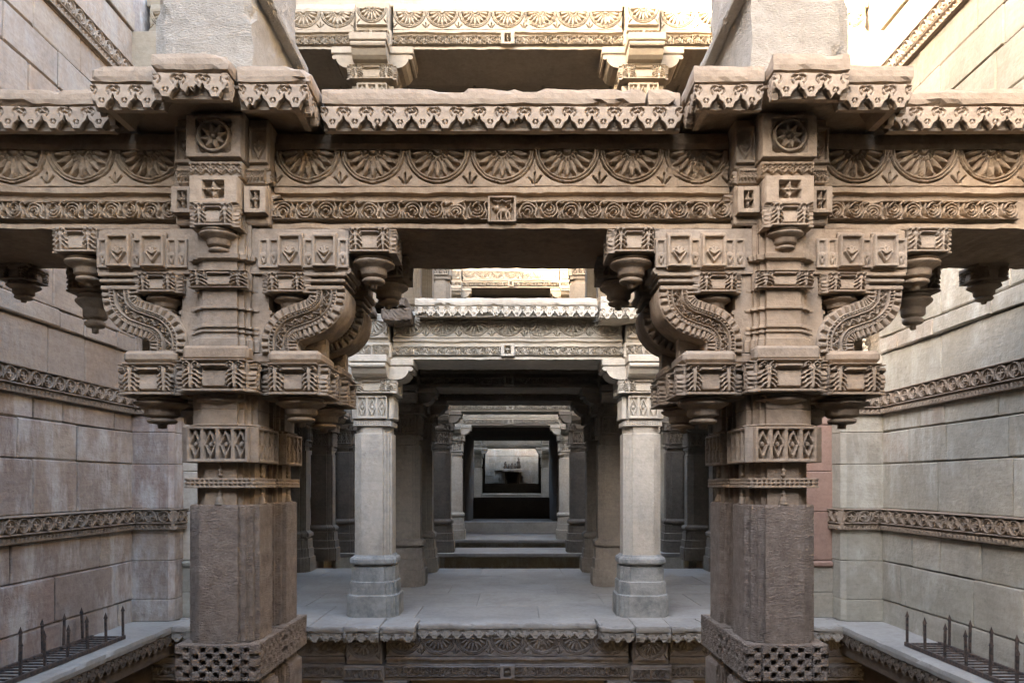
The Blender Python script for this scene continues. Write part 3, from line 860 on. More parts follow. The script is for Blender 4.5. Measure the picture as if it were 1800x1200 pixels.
# ------------------------------------------------------------------ carved lintels
LPROF = [(-0.085, 3.112), (0.70, 3.112), (0.70, 3.715), (0.0, 3.715), (-0.03, 3.64), (-0.03, 3.607), (0.0, 3.602), (0.0, 3.376), (-0.055, 3.370), (-0.055, 3.338), (-0.02, 3.333), (-0.02, 3.292), (-0.062, 3.286), (-0.062, 3.142), (-0.085, 3.138)]
def lintel(label, L, loc, mat, group=None, depth=0.70, boss=True, seed=0.0, carved=True):
    t = thing('carved_lintel', label, 'lintel', loc, group=group)
    prof = [(y if y < 0.5 else depth, z) for y, z in LPROF]
    part('beam', prism_x('lintel_beam', prof[::-1], -L / 2, L / 2, seed=seed, amp=0.006, seg=0.045), mat, t)
    if carved:
        n = int(round(L / 0.40)); w = L / n
        for k in range(n):
            part('lotus_panel', pick(LOTUS, (5, 4, 2)), mat, t, (-L / 2 + (k + 0.5) * w, -0.002, 3.381), scale=(w / 0.40, random.uniform(0.85, 1.05), 1))
        m = 2 * max(1, int(round((L - 0.17) / 2 / 0.25))); w2 = (L - 0.17) / m
        for k in range(m):
            x = -L / 2 + (k + 0.5) * w2 + (0.17 if k >= m // 2 else 0)
            part('scroll_panel', pick(SCROLL, (5, 4, 2)), mat, t, (x, -0.064, 3.163), scale=(w2 / 0.25, random.uniform(0.85, 1.05), 1))
    if boss:
        part('boss_panel', ME['beast'] if boss == 'beast' else ME['star'], mat, t, (0, -0.075, 3.142), scale=(1, 1, 1.0) if boss == 'beast' else (0.165 / 0.27, 1.3, 1.0))
    return t

# ------------------------------------------------------------------ projecting eaves with a hanging scalloped fringe
def fringe_row(t, x0, x1, y, ztop, mat, rz=0.0, origin=None):
    n = max(1, int(round((x1 - x0) / 0.128))); w = (x1 - x0) / n
    for k in range(n):
        u = x0 + (k + 0.5) * w
        loc = (u, y, ztop - 0.128) if rz == 0 else (y, u, ztop - 0.128)
        part('scallop', pick(SCALLOP, (6, 6, 2, 1)), mat, t, loc, rz=rz, scale=(w / 0.128, random.uniform(0.9, 1.05), random.uniform(0.97, 1.02)))

def eave(label, x0, x1, yf, yb, ztop, mat, group=None, seed=0.0, chip=0.035, splits=()):
    xc = (x0 + x1) / 2
    t = thing('carved_eave', label, 'eave', (xc, yf, ztop), group=group)
    cuts = [x0] + list(splits) + [x1]
    for i, (a, b) in enumerate(zip(cuts[:-1], cuts[1:])):
        part('eave_slab', rough_box('eave_slab', a - xc + 0.003, b - xc - 0.003, 0, yb - yf, -0.092, 0.0, chip=chip, seed=seed + i * 3.7, amp=0.005), mat, t)
    d = yb - yf
    prof = [(0.036, -0.094), (0.042, -0.15), (0.066, -0.198), (0.066, -0.212), (0.11, -0.210), (0.13, -0.175), (0.17, -0.15), (0.17, -0.140), (d, -0.134), (d, -0.094)]
    part('soffit', prism_x('eave_soffit', prof, x0 - xc + 0.004, x1 - xc - 0.004, seed=seed), mat, t)
    fringe_row(t, x0 - xc, x1 - xc, 0.034, -0.098, mat)
    if ztop < 1: t.scale = (1, 1, 0.8)
    return t

def eave_projection(label, xc, yf, yb, ztop, mat, group=None, seed=0.0, hw=0.597, cw=0.206, step=0.10):
    t = thing('eave_projection', label, 'eave', (xc, yf, ztop), group=group)
    d = yb - yf
    part('eave_slab', rough_box('wing_slab', -hw, -cw - 0.002, 0, d, -0.092, 0.0, seed=seed, chip=0.03), mat, t)
    part('eave_slab', rough_box('wing_slab', cw + 0.002, hw, 0, d, -0.092, 0.0, seed=seed + 2, chip=0.03), mat, t)
    part('eave_slab', rough_box('nose_slab', -cw, cw, -step, d, -0.088, 0.006, seed=seed + 4, chip=0.03), mat, t)
    part('soffit', bmesh_box('projection_soffit', -hw + 0.05, hw - 0.05, 0.03, d, -0.113, -0.0935, 0.004), mat, t)
    part('soffit', bmesh_box('nose_soffit', -cw + 0.04, cw - 0.04, -step + 0.04, 0.2, -0.117, -0.0895, 0.004), mat, t)
    lip = [(0.036, -0.094), (0.042, -0.15), (0.066, -0.196), (0.066, -0.208), (0.105, -0.205), (0.125, -0.16), (0.16, -0.114), (0.16, -0.094)]
    part('fringe_backing', prism_x('wing_backing', lip, -hw + 0.03, -cw - 0.004), mat, t)
    part('fringe_backing', prism_x('wing_backing', lip, cw + 0.004, hw - 0.03), mat, t)
    part('fringe_backing', prism_x('nose_backing', [(y_ - step, z_ + 0.003) for y_, z_ in lip], -cw + 0.03, cw - 0.03), mat, t)
    for s_ in (-1, 1):
        m_ = prism_x('side_backing', lip, 0.05, 0.30)
        part('fringe_backing', m_, mat, t, (s_ * hw, 0 if s_ > 0 else 0.35, 0.0), rz=R(90 * s_))
    fringe_row(t, -hw + 0.01, -cw - 0.01, 0.034, -0.098, mat)
    fringe_row(t, cw + 0.01, hw - 0.01, 0.034, -0.098, mat)
    fringe_row(t, -cw + 0.01, cw - 0.01, -step + 0.034, -0.094, mat)
    for s in (-1, 1):
        fringe_row(t, 0.03, 0.286, s * (hw - 0.034), -0.098, mat, rz=R(90 * s))
        part('scallop', ME['scallop'], mat, t, (s * (cw - 0.03), -step / 2 + 0.01, -0.094 - 0.128), rz=R(90 * s), scale=(0.7, 1, 1))
    if ztop < 1: t.scale = (1, 1, 0.8)
    return t

# ------------------------------------------------------------------ ornate pillar of the front screen
def pendant_profile(k, h):
    p = [(0.008, -1.0), (0.028, -0.985), (0.032, -0.88), (0.034, -0.85), (0.082, -0.83), (0.096, -0.78), (0.096, -0.71), (0.070, -0.665), (0.070, -0.64), (0.100, -0.61), (0.112, -0.56),
         (0.112, -0.40), (0.118, -0.36), (0.150, -0.29), (0.176, -0.22), (0.178, -0.16), (0.142, -0.145), (0.140, -0.10), (0.160, -0.085), (0.162, -0.03), (0.140, 0.0)]
    return [(r * k, z * h) for r, z in p]

def pot(t, x, y, z0, hw, hd, me_key, mat, pend_k, pend_h, sides=True, W=None, H=0.18):
    """leafy pot capital: block with carved faces, moulded disc and drop below"""
    b = part('capital_block', bmesh_box('pot_block', -hw, hw, -hd, hd, 0, H, 0.008), mat, t, (x, y, z0))
    w0 = {'cap_front': 0.36, 'cap_side': 0.29, 'cap_small': 0.22, 'cap_band': 0.34}[me_key]; h0 = 0.18 if me_key in ('cap_front', 'cap_side') else 0.10
    part('leaf_relief', ME[me_key], mat, b, (0, -hd - 0.001, 0), scale=(2 * hw / w0, 1, H / h0))
    if sides:
        for s in (-1, 1):
            part('leaf_relief', ME[me_key], mat, b, (s * (hw + 0.001), 0, 0), rz=R(90 * s), scale=(2 * hd / w0, 1, H / h0))
    if pend_k:
        v, f = lathe(pendant_profile(pend_k, pend_h), 24)
        part('pendant', make_mesh('pendant_drop', v, f, True), mat, b, (random.uniform(-0.003, 0.003), random.uniform(-0.003, 0.003), -0.002), rz=random.uniform(0, 6), scale=(random.uniform(0.95, 1.03), random.uniform(0.95, 1.03), random.uniform(0.9, 1.04)))
    return b

def ornate_pillar(label, loc, rear=False):
    t = thing('carved_pillar', label, 'pillar', loc, group='carved pillars of the front screen')
    F, T = M['front'], M['tooled']
    part('foot', ratha_mesh('pillar_foot', [(0.0, 0.05), (0.2, 0.05), (0.215, 0.03), (0.40, 0.03), (0.43, 0.0), (0.47, 0.0)]), T, t)
    part('base', ratha_mesh('pillar_base', [(0.472, -0.02), (0.476, -0.014), (0.670, -0.014), (0.680, -0.02)]), T, t)
    for k, (dx, dy, rz) in enumerate(((0, -0.192, 0), (0.192, 0, 90), (-0.192, 0, -90))):
        part('checker_panel', ME['checker'], T, t, (dx, dy, 0.474), rz=R(rz), scale=(1.08, 1, 1))
    part('shaft', ratha_mesh('pillar_shaft', [(0.682, 0.0), (1.470, 0.0), (1.479, -0.008)]), T, t)
    part('neck', ratha_mesh('pillar_neck', [(1.479, -0.035), (1.725, -0.035)]), F, t)
    part('collar', ratha_mesh('pillar_collar', [(1.577, -0.02), (1.579, -0.012), (1.631, -0.012), (1.633, -0.02)]), F, t)
    for dx, dy, rz in ((0, -0.19, 0), (0.19, 0, 90), (-0.19, 0, -90)):
        part('stud_band', ME['studs'], F, t, (dx, dy, 1.577), rz=R(rz), scale=(0.9, 1, 1))
    for dx, dy in ((0, -0.178), (0.178, 0), (-0.178, 0)):
        for z, k in ((1.479, 1), (1.64, 0)):
            pr = [(0.030, 0), (0.032, 0.008), (0.020, 0.012), (0.026, 0.022), (0.018, 0.03), (0.02, 0.04), (0.008, 0.05), (0.014, 0.06), (0.014, 0.066), (0.006, 0.072), (0.012, 0.08), (0.005, 0.088)] if k else [(0.006, 0), (0.013, 0.008), (0.013, 0.016), (0.005, 0.024), (0.013, 0.034), (0.013, 0.042), (0.005, 0.05), (0.012, 0.06), (0.012, 0.068), (0.005, 0.08)]
            v, f = lathe(pr, 10)
            part('bell_chain', make_mesh('bell_chain', v, f, True), F, t, (dx, dy, z))
    part('lattice_band', ratha_mesh('pillar_lattice_core', [(1.725, -0.032), (1.93, -0.032)]), F, t)
    for dx, dy, rz in ((0, -0.177, 0), (0.177, 0, 90), (-0.177, 0, -90)):
        part('lattice_panel', ME['lat_front'], F, t, (dx, dy, 1.725), rz=R(rz), scale=(0.97, 0.85, 1))
    part('drum', ratha_mesh('pillar_drum', [(1.932, 0.005), (1.94, 0.012), (1.95, -0.015), (2.03, -0.015), (2.034, -0.02), (2.037, -0.015), (2.15, -0.015)]), F, t)
    # capital: leafy pots on the arms and to the front
    if not rear:
        pot(t, 0, -0.075, 2.125, 0.178, 0.165, 'cap_front', F, 0.95, 0.19)
    part('capital_core', bmesh_box('capital_core', -0.30, 0.30, -0.065, 0.14, 2.11, 2.305, 0.008), F, t)
    for s in (-1, 1):
        part('leaf_relief', ME['cap_side'], F, t, (s * 0.235, -0.067, 2.125), scale=(0.75, 0.9, 1))
        pot(t, s * 0.42, 0.0, 2.118, 0.142, 0.145, 'cap_side', F, 0.86, 0.19)
    part('cap_slab', bmesh_box('cap_slab', -0.28, 0.28, -0.115, 0.16, 2.307, 2.373, 0.014), F, t)
    for s in (-1, 1):
        xa, xb = sorted((s * 0.265, s * 0.578)); part('cap_slab', bmesh_box('cap_slab_side', xa, xb, -0.165, 0.17, 2.305, 2.378, 0.022), F, t)
    if not rear:
        part('cap_slab', bmesh_box('cap_slab_front', -0.188, 0.188, -0.250, -0.15, 2.309, 2.390, 0.015), F, t)
    # upper shaft with mouldings
    up = [(2.375, 0.0), (2.44, 0.0), (2.445, -0.012), (2.475, -0.02), (2.48, -0.006), (2.492, -0.006), (2.495, -0.024), (2.505, -0.024), (2.508, -0.008), (2.52, -0.008), (2.525, -0.022), (2.61, -0.022), (2.615, -0.004), (2.626, -0.004), (2.632, -0.022), (2.73, -0.022),
          (2.732, -0.012), (2.825, -0.012), (2.828, -0.02), (2.895, -0.02), (2.90, 0.012), (2.925, 0.018), (2.935, -0.012), (3.19, -0.012)]
    part('upper_shaft', ratha_mesh('pillar_upper_shaft', up), F, t)
    part('leaf_band', ME['cap_band'], F, t, (0, -0.190, 2.730), scale=(0.98, 1, 1))
    # stepped body behind, between shaft and struts
    body = [(-0.285, 2.375), (0.285, 2.375), (0.285, 2.44), (0.27, 2.45), (0.27, 2.49), (0.28, 2.495), (0.28, 2.51), (0.262, 2.515), (0.262, 2.60), (0.275, 2.605), (0.275, 2.62), (0.255, 2.63), (0.255, 3.1), (-0.255, 3.1), (-0.255, 2.63), (-0.275, 2.62), (-0.275, 2.605), (-0.262, 2.60), (-0.262, 2.515), (-0.28, 2.51), (-0.28, 2.495), (-0.27, 2.49), (-0.27, 2.45), (-0.285, 2.44)]
    v, f = prism_y(body, -0.10, 0.12); part('body', make_mesh('pillar_body', v, f), F, t)
    v, f = prism_y([(-0.56, 2.375), (0.56, 2.375), (0.56, 2.80), (-0.56, 2.80)], 0.03, 0.11); part('back_plate', make_mesh('pillar_plate', v, f), F, t)
    for s in (-1, 1):
        part('strut', ME['strut'], F, t, (0, -0.112, 0), scale=(s, 1, 1))
        # slabs above the strut, little pot with its drop
        for z0_, z1_, xo, yo in ((2.735, 2.758, 0.712, 0.150), (2.760, 2.776, 0.690, 0.115), (2.778, 2.796, 0.718, 0.152), (2.798, 2.812, 0.694, 0.118), (2.814, 2.833, 0.724, 0.154)):
            xa, xb = sorted((s * 0.475, s * xo))
            part('strut_cap', bmesh_box('strut_cap', xa, xb, -yo, 0.13, z0_, z1_, 0.004), F, t)
        pot(t, s * 0.375, -0.05, 2.715, 0.105, 0.10, 'cap_small', F, 0.60, 0.12, H=0.11)
        # bracket arm with flower panels
        arm = [(0.15, 2.835), (0.735, 2.835), (0.745, 2.845), (0.745, 2.865), (0.725, 2.872), (0.725, 3.04), (0.75, 3.05), (0.75, 3.098), (0.15, 3.098)]
        if s < 0: arm = [(-a, b) for a, b in arm][::-1]
        v, f = prism_y(arm, -0.125, 0.15); a = part('bracket_arm', make_mesh('bracket_arm', v, f), F, t)
        for k, (u, key) in enumerate(((0.24, 'panel_thin'), (0.30, 'panel_thin'), (0.40, 'panel'), (0.502, 'panel_thin'), (0.60, 'panel'), (0.703, 'panel_thin'))):
            part('flower_panel', ME[key], F, a, (s * u, -0.127 - (0.022 if key == 'panel' else 0.0), 2.865), scale=(1, 1, 0.97))
            if key == 'panel':
                part('panel_block', bmesh_box('panel_block', -0.072, 0.072, -0.02, 0.01, 0, 0.215, 0.004), F, a, (s * u, -0.128, 2.855))
        # end pot and drop
        pot(t, s * 0.86, -0.01, 2.955, 0.115, 0.115, 'cap_small', F, 0.74, 0.18, H=0.14)
    if not rear:
        # blocks in front of the lintel
        part('shoulder', bmesh_box('shoulder_low', -0.275, 0.275, -0.145, 0.25, 3.115, 3.345, 0.01), F, t)
        part('shoulder', bmesh_box('shoulder_mid', -0.255, 0.255, -0.150, 0.25, 3.349, 3.435, 0.008), F, t)
        part('shoulder', bmesh_box('shoulder_top', -0.272, 0.272, -0.140, 0.25, 3.44, 3.735, 0.01), F, t)
        for s in (-1, 1):
            part('scroll_panel', ME['star'], F, t, (s * 0.21, -0.147, 3.165), scale=(0.46, 1, 1))
            part('fringe_panel', ME['fringe'], F, t, (s * 0.20, -0.152, 3.355), scale=(0.36, 1, 1))
            part('scroll_panel', ME['scroll'], F, t, (s * 0.277, 0.03, 3.18), rz=R(90 * s), scale=(1.1, 1, 1.2))
            part('fringe_panel', ME['fringe'], F, t, (s * 0.257, 0.0, 3.355), rz=R(90 * s), scale=(0.9, 1, 1))
            part('rosette_panel', ME['panel'], F, t, (s * 0.215, -0.141, 3.47), scale=(0.8, 0.8, 1.1))
        part('rosette_block', bmesh_box('rosette_block', -0.158, 0.158, -0.225, -0.13, 3.45, 3.732, 0.008), F, t)
        part('rosette_panel', ME['rosette'], F, t, (0, -0.226, 3.455), scale=(1.02, 1, 1))
        part('fringe_block', bmesh_box('fringe_block', -0.152, 0.152, -0.222, -0.13, 3.355, 3.446, 0.006), F, t)
        part('fringe_panel', ME['fringe'], F, t, (0, -0.223, 3.362))
        part('star_block', bmesh_box('star_block', -0.138, 0.138, -0.218, -0.13, 3.188, 3.350, 0.008), F, t)
        part('star_panel', ME['star'], F, t, (0, -0.219, 3.194))
        pot(t, 0, -0.185, 3.06, 0.105, 0.075, 'cap_small', F, 0.62, 0.145, H=0.125)
    return t

PY = 4.305
for s, w in ((-1, 'left'), (1, 'right')):
    ornate_pillar('ornate brown carved pillar in front on the %s, leafy capital and curled brackets' % w, (s * CX, PY, 0))
    ornate_pillar('second carved pillar close behind the front %s one, mostly hidden' % w, (s * CX, PY + 0.5, 0), rear=True)

# front lintels and eaves
YB = 4.30
Lc = 2 * (CX - 0.275)
lintel('big brown lintel over the middle bay, row of seven half lotuses, animal panel', Lc, (0, YB, 0), M['beam'], 'front screen lintels', seed=1, boss='beast')
Ls = WX - CX - 0.275
for s, w in ((-1, 'left'), (1, 'right')):
    lintel('big brown lintel running from the front pillar off the %s edge' % w, Ls, (s * (CX + 0.275 + Ls / 2), YB, 0), M['beam'], 'front screen lintels', seed=4 + s, boss=False)
ZT = 3.853
eave('long worn eave slab with hanging scallops over the middle bay', -CX + 0.602, CX - 0.602, 4.05, 5.02, ZT, M['eave'], 'front screen eaves', 2.0, splits=(0.83,), chip=0.06)
for s, w in ((-1, 'left'), (1, 'right')):
    a, b = sorted((s * (CX + 0.602), s * (WX - 0.05)))
    eave('worn scalloped eave at the %s edge of the front screen' % w, a, b, 4.05, 5.02, ZT, M['eave'], 'front screen eaves', 7.0 + s, splits=(a + 1.2,))
    eave_projection('stepped scalloped eave jutting out over the front %s pillar' % w, s * CX, 3.83, 5.02, ZT + 0.003, M['eave'], 'front screen eaves', 12.0 + s)
    # block of the next storey standing on the eave
    t = thing('pillar_plinth', 'weathered pale block standing on the eave above the front %s pillar' % w, 'plinth', (s * CX, 4.05, ZT + 0.010))
    part('block', rough_box('plinth_block', -0.30, 0.22 if s < 0 else 0.30, 0, 0.82, 0, 1.3, seg=0.06, amp=0.008, chip=0.04, seed=31 + s), M['rough'], t) if s < 0 else part('block', rough_box('plinth_block', -0.22, 0.30, 0, 0.82, 0, 1.3, seg=0.06, amp=0.008, chip=0.04, seed=31 + s), M['rough'], t)
    part('side_block', rough_box('plinth_side', -0.40, -0.302, 0.12, 0.72, 0, 1.28, seg=0.06, amp=0.006, chip=0.03, seed=41 + s), M['rough'], t) if s < 0 else part('side_block', rough_box('plinth_side', 0.302, 0.40, 0.12, 0.72, 0, 1.28, seg=0.06, amp=0.006, chip=0.03, seed=41 + s), M['rough'], t)
    e = -s * 0.22
    x0, x1 = sorted((e - (-s) * 0.002, e + (-s) * 0.05))
    x0, x1 = sorted((e + s * 0.002, e - s * 0.075))
    part('moulding', rough_box('plinth_moulding', x0, x1, -0.03, 0.86, 0.53, 0.60, seg=0.025, amp=0.004, chip=0.02, seed=61 + s, f1=10), M['rough'], t)

# drops under the rear edge of the side bays
for s, w in ((-1, 'left'), (1, 'right')):
    for k, x in enumerate((2.86, 3.36)):
        t = thing('hanging_pendant', 'carved stone drop hanging under the %s bay, %s the wall' % (w, 'further from' if k == 0 else 'close to'), 'pendant', (s * x, 4.98, 3.11))
        pot(t, 0, 0, -0.19, 0.105, 0.105, 'cap_small', M['front' if s < 0 else 'eave'], 0.72, 0.26, H=0.16)
        if k: t.scale = (0.85, 0.85, 0.55)
        part('corbel', bmesh_box('drop_corbel', -0.13, 0.13, -0.13, 0.13, -0.03, 0.02, 0.01), M['front'], t)

# ------------------------------------------------------------------ plainer pavilion columns with roll brackets
def pavilion_column(label, loc, mat, base_mat):
    t = thing('pavilion_column', label, 'column', loc, group='pavilion columns')
    k = 1.08
    b = part('base', ratha_mesh('column_base', [(0.0, 0.078), (0.004, 0.084), (0.258, 0.082), (0.27, 0.060), (0.42, 0.056), (0.43, 0.040), (0.60, 0.034), (0.605, 0.008), (0.627, 0.008)], k), base_mat, t)
    part('torus', ratha_mesh('column_torus', [(0.627, 0.030), (0.632, 0.046), (0.65, 0.054), (0.69, 0.054), (0.712, 0.042), (0.72, 0.024), (0.74, 0.010)], k), base_mat, t)
    part('shaft', ratha_mesh('column_shaft', [(0.742, 0.002), (2.205, 0.002), (2.213, -0.008)], k), mat, t)
    part('neck', ratha_mesh('column_neck', [(2.213, -0.018), (2.383, -0.018)], k), mat, t)
    c = part('collar', ratha_mesh('column_collar', [(2.300, -0.01), (2.304, 0.0), (2.352, 0.0), (2.356, -0.01)], k), mat, t)
    h = part('lattice_block', ratha_mesh('column_lattice_core', [(2.385, -0.012), (2.66, -0.012), (2.665, 0.0), (2.69, 0.0)], k), mat, t)
    for n in range(4):
        a = n * math.pi / 2
        dx, dy = math.sin(a), -math.cos(a)
        part('stud_band', ME['studs'], mat, c, (dx * 0.222, dy * 0.222, 2.300), rz=a, scale=(1.02, 0.8, 1))
        part('lattice_panel', ME['lat_col'], mat, h, (dx * 0.210, dy * 0.210, 2.388), rz=a, scale=(1.0, 0.8, 1))
    cap = part('capital', bmesh_box('column_capital', -0.25, 0.25, -0.25, 0.25, 2.692, 2.865, 0.02), mat, t)
    for n in range(4):
        a = n * math.pi / 2
        dx, dy = math.sin(a), -math.cos(a)
        part('leaf_relief', ME['cap_col'], mat, cap, (dx * 0.251, dy * 0.251, 2.69), rz=a)
        # roll bracket: profile outward in x, extruded across
        pr = [(0.10, 2.862), (0.30, 2.862), (0.355, 2.872), (0.40, 2.90), (0.432, 2.945), (0.438, 2.975), (0.455, 2.962), (0.478, 2.97), (0.488, 2.99), (0.480, 3.012), (0.455, 3.022), (0.10, 3.022)]
        v, f = prism_y(pr, -0.205, 0.205)
        part('roll_bracket', make_mesh('roll_bracket', v, f), mat, t, (0, 0, 0.0015 * n), rz=a)
        part('bracket_slab', bmesh_box('bracket_slab', 0.10, 0.495, -0.225 + 0.003 * (n % 2), 0.225 - 0.003 * (n % 2), 3.028, 3.112, 0.008), mat, t, (0, 0, 0.0012 * (n % 2)), rz=a)
    o = part('lintel_block', bmesh_box('lintel_block', -0.235, 0.235, -0.245, 0.6, 3.118, 3.30, 0.01), mat, t)
    o2 = part('lintel_block', bmesh_box('lintel_block_top', -0.205, 0.205, -0.205, 0.6, 3.302, 3.66, 0.01), mat, t)
    part('scroll_panel', ME['scroll'], mat, o, (-0.11, -0.247, 3.16), scale=(0.8, 1, 1))
    part('scroll_panel', ME['scroll'], mat, o, (0.11, -0.247, 3.16), scale=(0.8, 1, 1))
    part('lotus_panel', ME['lotus'], mat, o2, (0, -0.206, 3.36), scale=(0.92, 1, 1))
    for s in (-1, 1):
        part('scroll_panel', ME['scroll'], mat, o, (s * 0.236, -0.03, 3.16), rz=R(90 * s), scale=(1.2, 1, 1))
    return t

BY = 8.80
proto = pavilion_column('pale stone column at the platform edge left of the central passage', (-CX, BY, 0), M['pale'], M['base'])
dup(proto, (CX, BY, 0), 'pale stone column at the platform edge right of the central passage')
Z1 = HS
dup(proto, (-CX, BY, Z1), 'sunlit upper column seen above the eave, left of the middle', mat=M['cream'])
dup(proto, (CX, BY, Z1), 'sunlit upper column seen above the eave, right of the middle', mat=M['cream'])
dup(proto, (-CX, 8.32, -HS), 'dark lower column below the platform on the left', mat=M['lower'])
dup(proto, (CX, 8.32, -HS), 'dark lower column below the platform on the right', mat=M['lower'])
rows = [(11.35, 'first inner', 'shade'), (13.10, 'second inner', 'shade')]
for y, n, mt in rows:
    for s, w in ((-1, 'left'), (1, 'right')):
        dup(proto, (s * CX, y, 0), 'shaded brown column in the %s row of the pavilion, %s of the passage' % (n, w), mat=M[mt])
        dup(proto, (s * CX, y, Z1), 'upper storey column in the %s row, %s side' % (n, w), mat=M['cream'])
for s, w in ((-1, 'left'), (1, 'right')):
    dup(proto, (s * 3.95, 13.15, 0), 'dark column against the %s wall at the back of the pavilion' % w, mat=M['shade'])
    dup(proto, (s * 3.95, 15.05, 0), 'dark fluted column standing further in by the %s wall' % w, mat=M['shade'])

far_rows = [(16.85, 'dim brown', 'shade'), (20.75, 'greyish', 'pale')]
for y, n, mt in far_rows:
    for s, w in ((-1, 'left'), (1, 'right')):
        for lev in (0, 1):
            c = dup(proto, (s * CX, y, lev * (HS + 0.19)), '%s %scolumn of the distant screen, %s of the passage' % (n, 'upper ' if lev else '', w), mat=M[mt] if not lev else M['cream'])
            c.scale = (1, 1, 1.06)
        dup(proto, (s * 3.9, y, 0), '%s side column of the distant screen near the %s wall' % (n, w), mat=M[mt]).scale = (1, 1, 1.06)
for s, w in ((-1, 'left'), (1, 'right')):
    dup(proto, (s * CX, 33.9, 0), 'tiny pale column framing the farthest doorway on the %s' % w).scale = (1, 1, 1.06)

# lintels of the pavilion
YB2 = 8.72
Lb = 2 * (CX - 0.237); Lsb = WX - CX - 0.237
lp = lintel('pale carved lintel over the central passage with half lotuses and star panel', Lb, (0, YB2, 0), M['pale'], 'pavilion lintels', seed=21)
dup(lp, (0, YB2, Z1), 'sunlit carved lintel high above the middle bay', mat=M['cream'])
dup(lp, (0, 8.24, -HS), 'dark carved lintel below the platform edge in the middle', mat=M['lower'])
ls = lintel('pale carved lintel over the left side bay of the pavilion', Lsb, (-(CX + 0.237 + Lsb / 2), YB2, 0), M['pale'], 'pavilion lintels', seed=24, boss=False)
dup(ls, ((CX + 0.237 + Lsb / 2), YB2, 0), 'pale carved lintel over the right side bay of the pavilion')
for s, w in ((-1, 'left'), (1, 'right')):
    x = s * (CX + 0.237 + Lsb / 2)
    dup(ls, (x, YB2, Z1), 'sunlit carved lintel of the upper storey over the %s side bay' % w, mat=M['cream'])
    dup(ls, (x, 8.24, -HS), 'dark carved lintel below the platform edge on the %s' % w, mat=M['lower'])
for y, n, mt in rows:
    yy = y - 0.1
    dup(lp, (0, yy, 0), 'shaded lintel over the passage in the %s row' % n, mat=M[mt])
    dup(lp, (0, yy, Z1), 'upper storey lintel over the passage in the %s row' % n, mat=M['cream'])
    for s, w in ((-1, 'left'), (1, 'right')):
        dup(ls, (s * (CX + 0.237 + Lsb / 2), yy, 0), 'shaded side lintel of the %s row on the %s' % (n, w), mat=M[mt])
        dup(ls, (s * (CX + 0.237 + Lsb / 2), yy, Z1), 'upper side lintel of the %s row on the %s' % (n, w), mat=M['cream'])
for y, n, mt in far_rows:
    yy = y - 0.1
    dup(lp, (0, yy, 0.19), '%s carved lintel of the distant screen over the passage' % n, mat=M['pale'])
    dup(lp, (0, yy, HS + 0.40), '%s upper lintel of the distant screen' % n, mat=M['cream'])
    for s, w in ((-1, 'left'), (1, 'right')):
        dup(ls, (s * (CX + 0.237 + Lsb / 2), yy, 0.19), '%s side lintel of the distant screen on the %s' % (n, w), mat=M[mt])
        dup(ls, (s * (CX + 0.237 + Lsb / 2), yy, HS + 0.40), '%s upper side lintel of the distant screen on the %s' % (n, w), mat=M['cream'])
dup(lp, (0, 33.8, 0.19), 'tiny pale lintel across the farthest doorway')
dup(lp, (0, 33.7, 0.03), 'thin pale carved sill under the farthest doorway').scale = (1, 1, 0.30)

# eaves of the pavilion: the platform's edge and the one above it
eave('platform edge slab with small scallops, middle part slightly set back', -CX + 0.602, CX - 0.602, 8.17, 8.50, 0.003, M['floor'], 'pavilion eaves', 71, chip=0.022)
for s, w in ((-1, 'left'), (1, 'right')):
    eave_projection('platform edge jutting out in front of the %s pale column' % w, s * CX, 7.95, 8.50, 0.006, M['floor'], 'pavilion eaves', 75 + s, cw=0.2, step=0.006)
    a, b = sorted((s * (CX + 0.602), s * 3.79))
    eave('platform edge slab toward the %s wall' % w, a, b, 8.0, 8.50, 0.003, M['floor'], 'pavilion eaves', 81 + s, chip=0.018)
eave('grey eave slab with worn scallops above the pale central lintel', -1.10, 1.07, 8.40, 8.90, HS + 0.04, M['pale'], 'pavilion eaves', 91, chip=0.05)
def broken(label, loc, sx, sy, sz, seed):
    t = thing('broken_eave', label, 'eave fragment', loc)
    for k in range(2):
        part('fragment', rough_box('broken_lump', -sx * (1 - 0.35 * k), sx * (1 - 0.3 * k), 0, sy, sz * 0.55 * k + 0.002 * k, sz * (0.55 + 0.45 * k), seg=0.03, amp=0.022, chip=0.07, seed=seed + k, f1=11), M['dim' if loc[0] < 0 else 'pale'], t)
broken('broken brown stump of the eave left of the pale slab', (-1.30, 8.26, HS - 0.25), 0.17, 0.45, 0.27, 101)
broken('crumbled eave end on top of the left pale column', (-1.70, 8.42, HS - 0.16), 0.13, 0.35, 0.13, 105)
t = thing('broken_eave', 'carved eave fragment on top of the right pale column', 'eave fragment', (1.33, 8.26, HS - 0.13))
part('fragment', rough_box('eave_shard', -0.24, 0.36, 0.02, 0.45, -0.10, 0.0, seg=0.03, amp=0.012, chip=0.05, seed=111), M['pale'], t)
part('fragment', rough_box('eave_shard_top', -0.24, -0.02, 0.03, 0.45, 0.002, 0.16, seg=0.03, amp=0.016, chip=0.08, seed=113), M['pale'], t)
for k in range(4): part('scallop', ME['scallop'], M['pale'], t, (-0.17 + 0.14 * k, 0.012, -0.118), scale=(1.05, 1, 1))

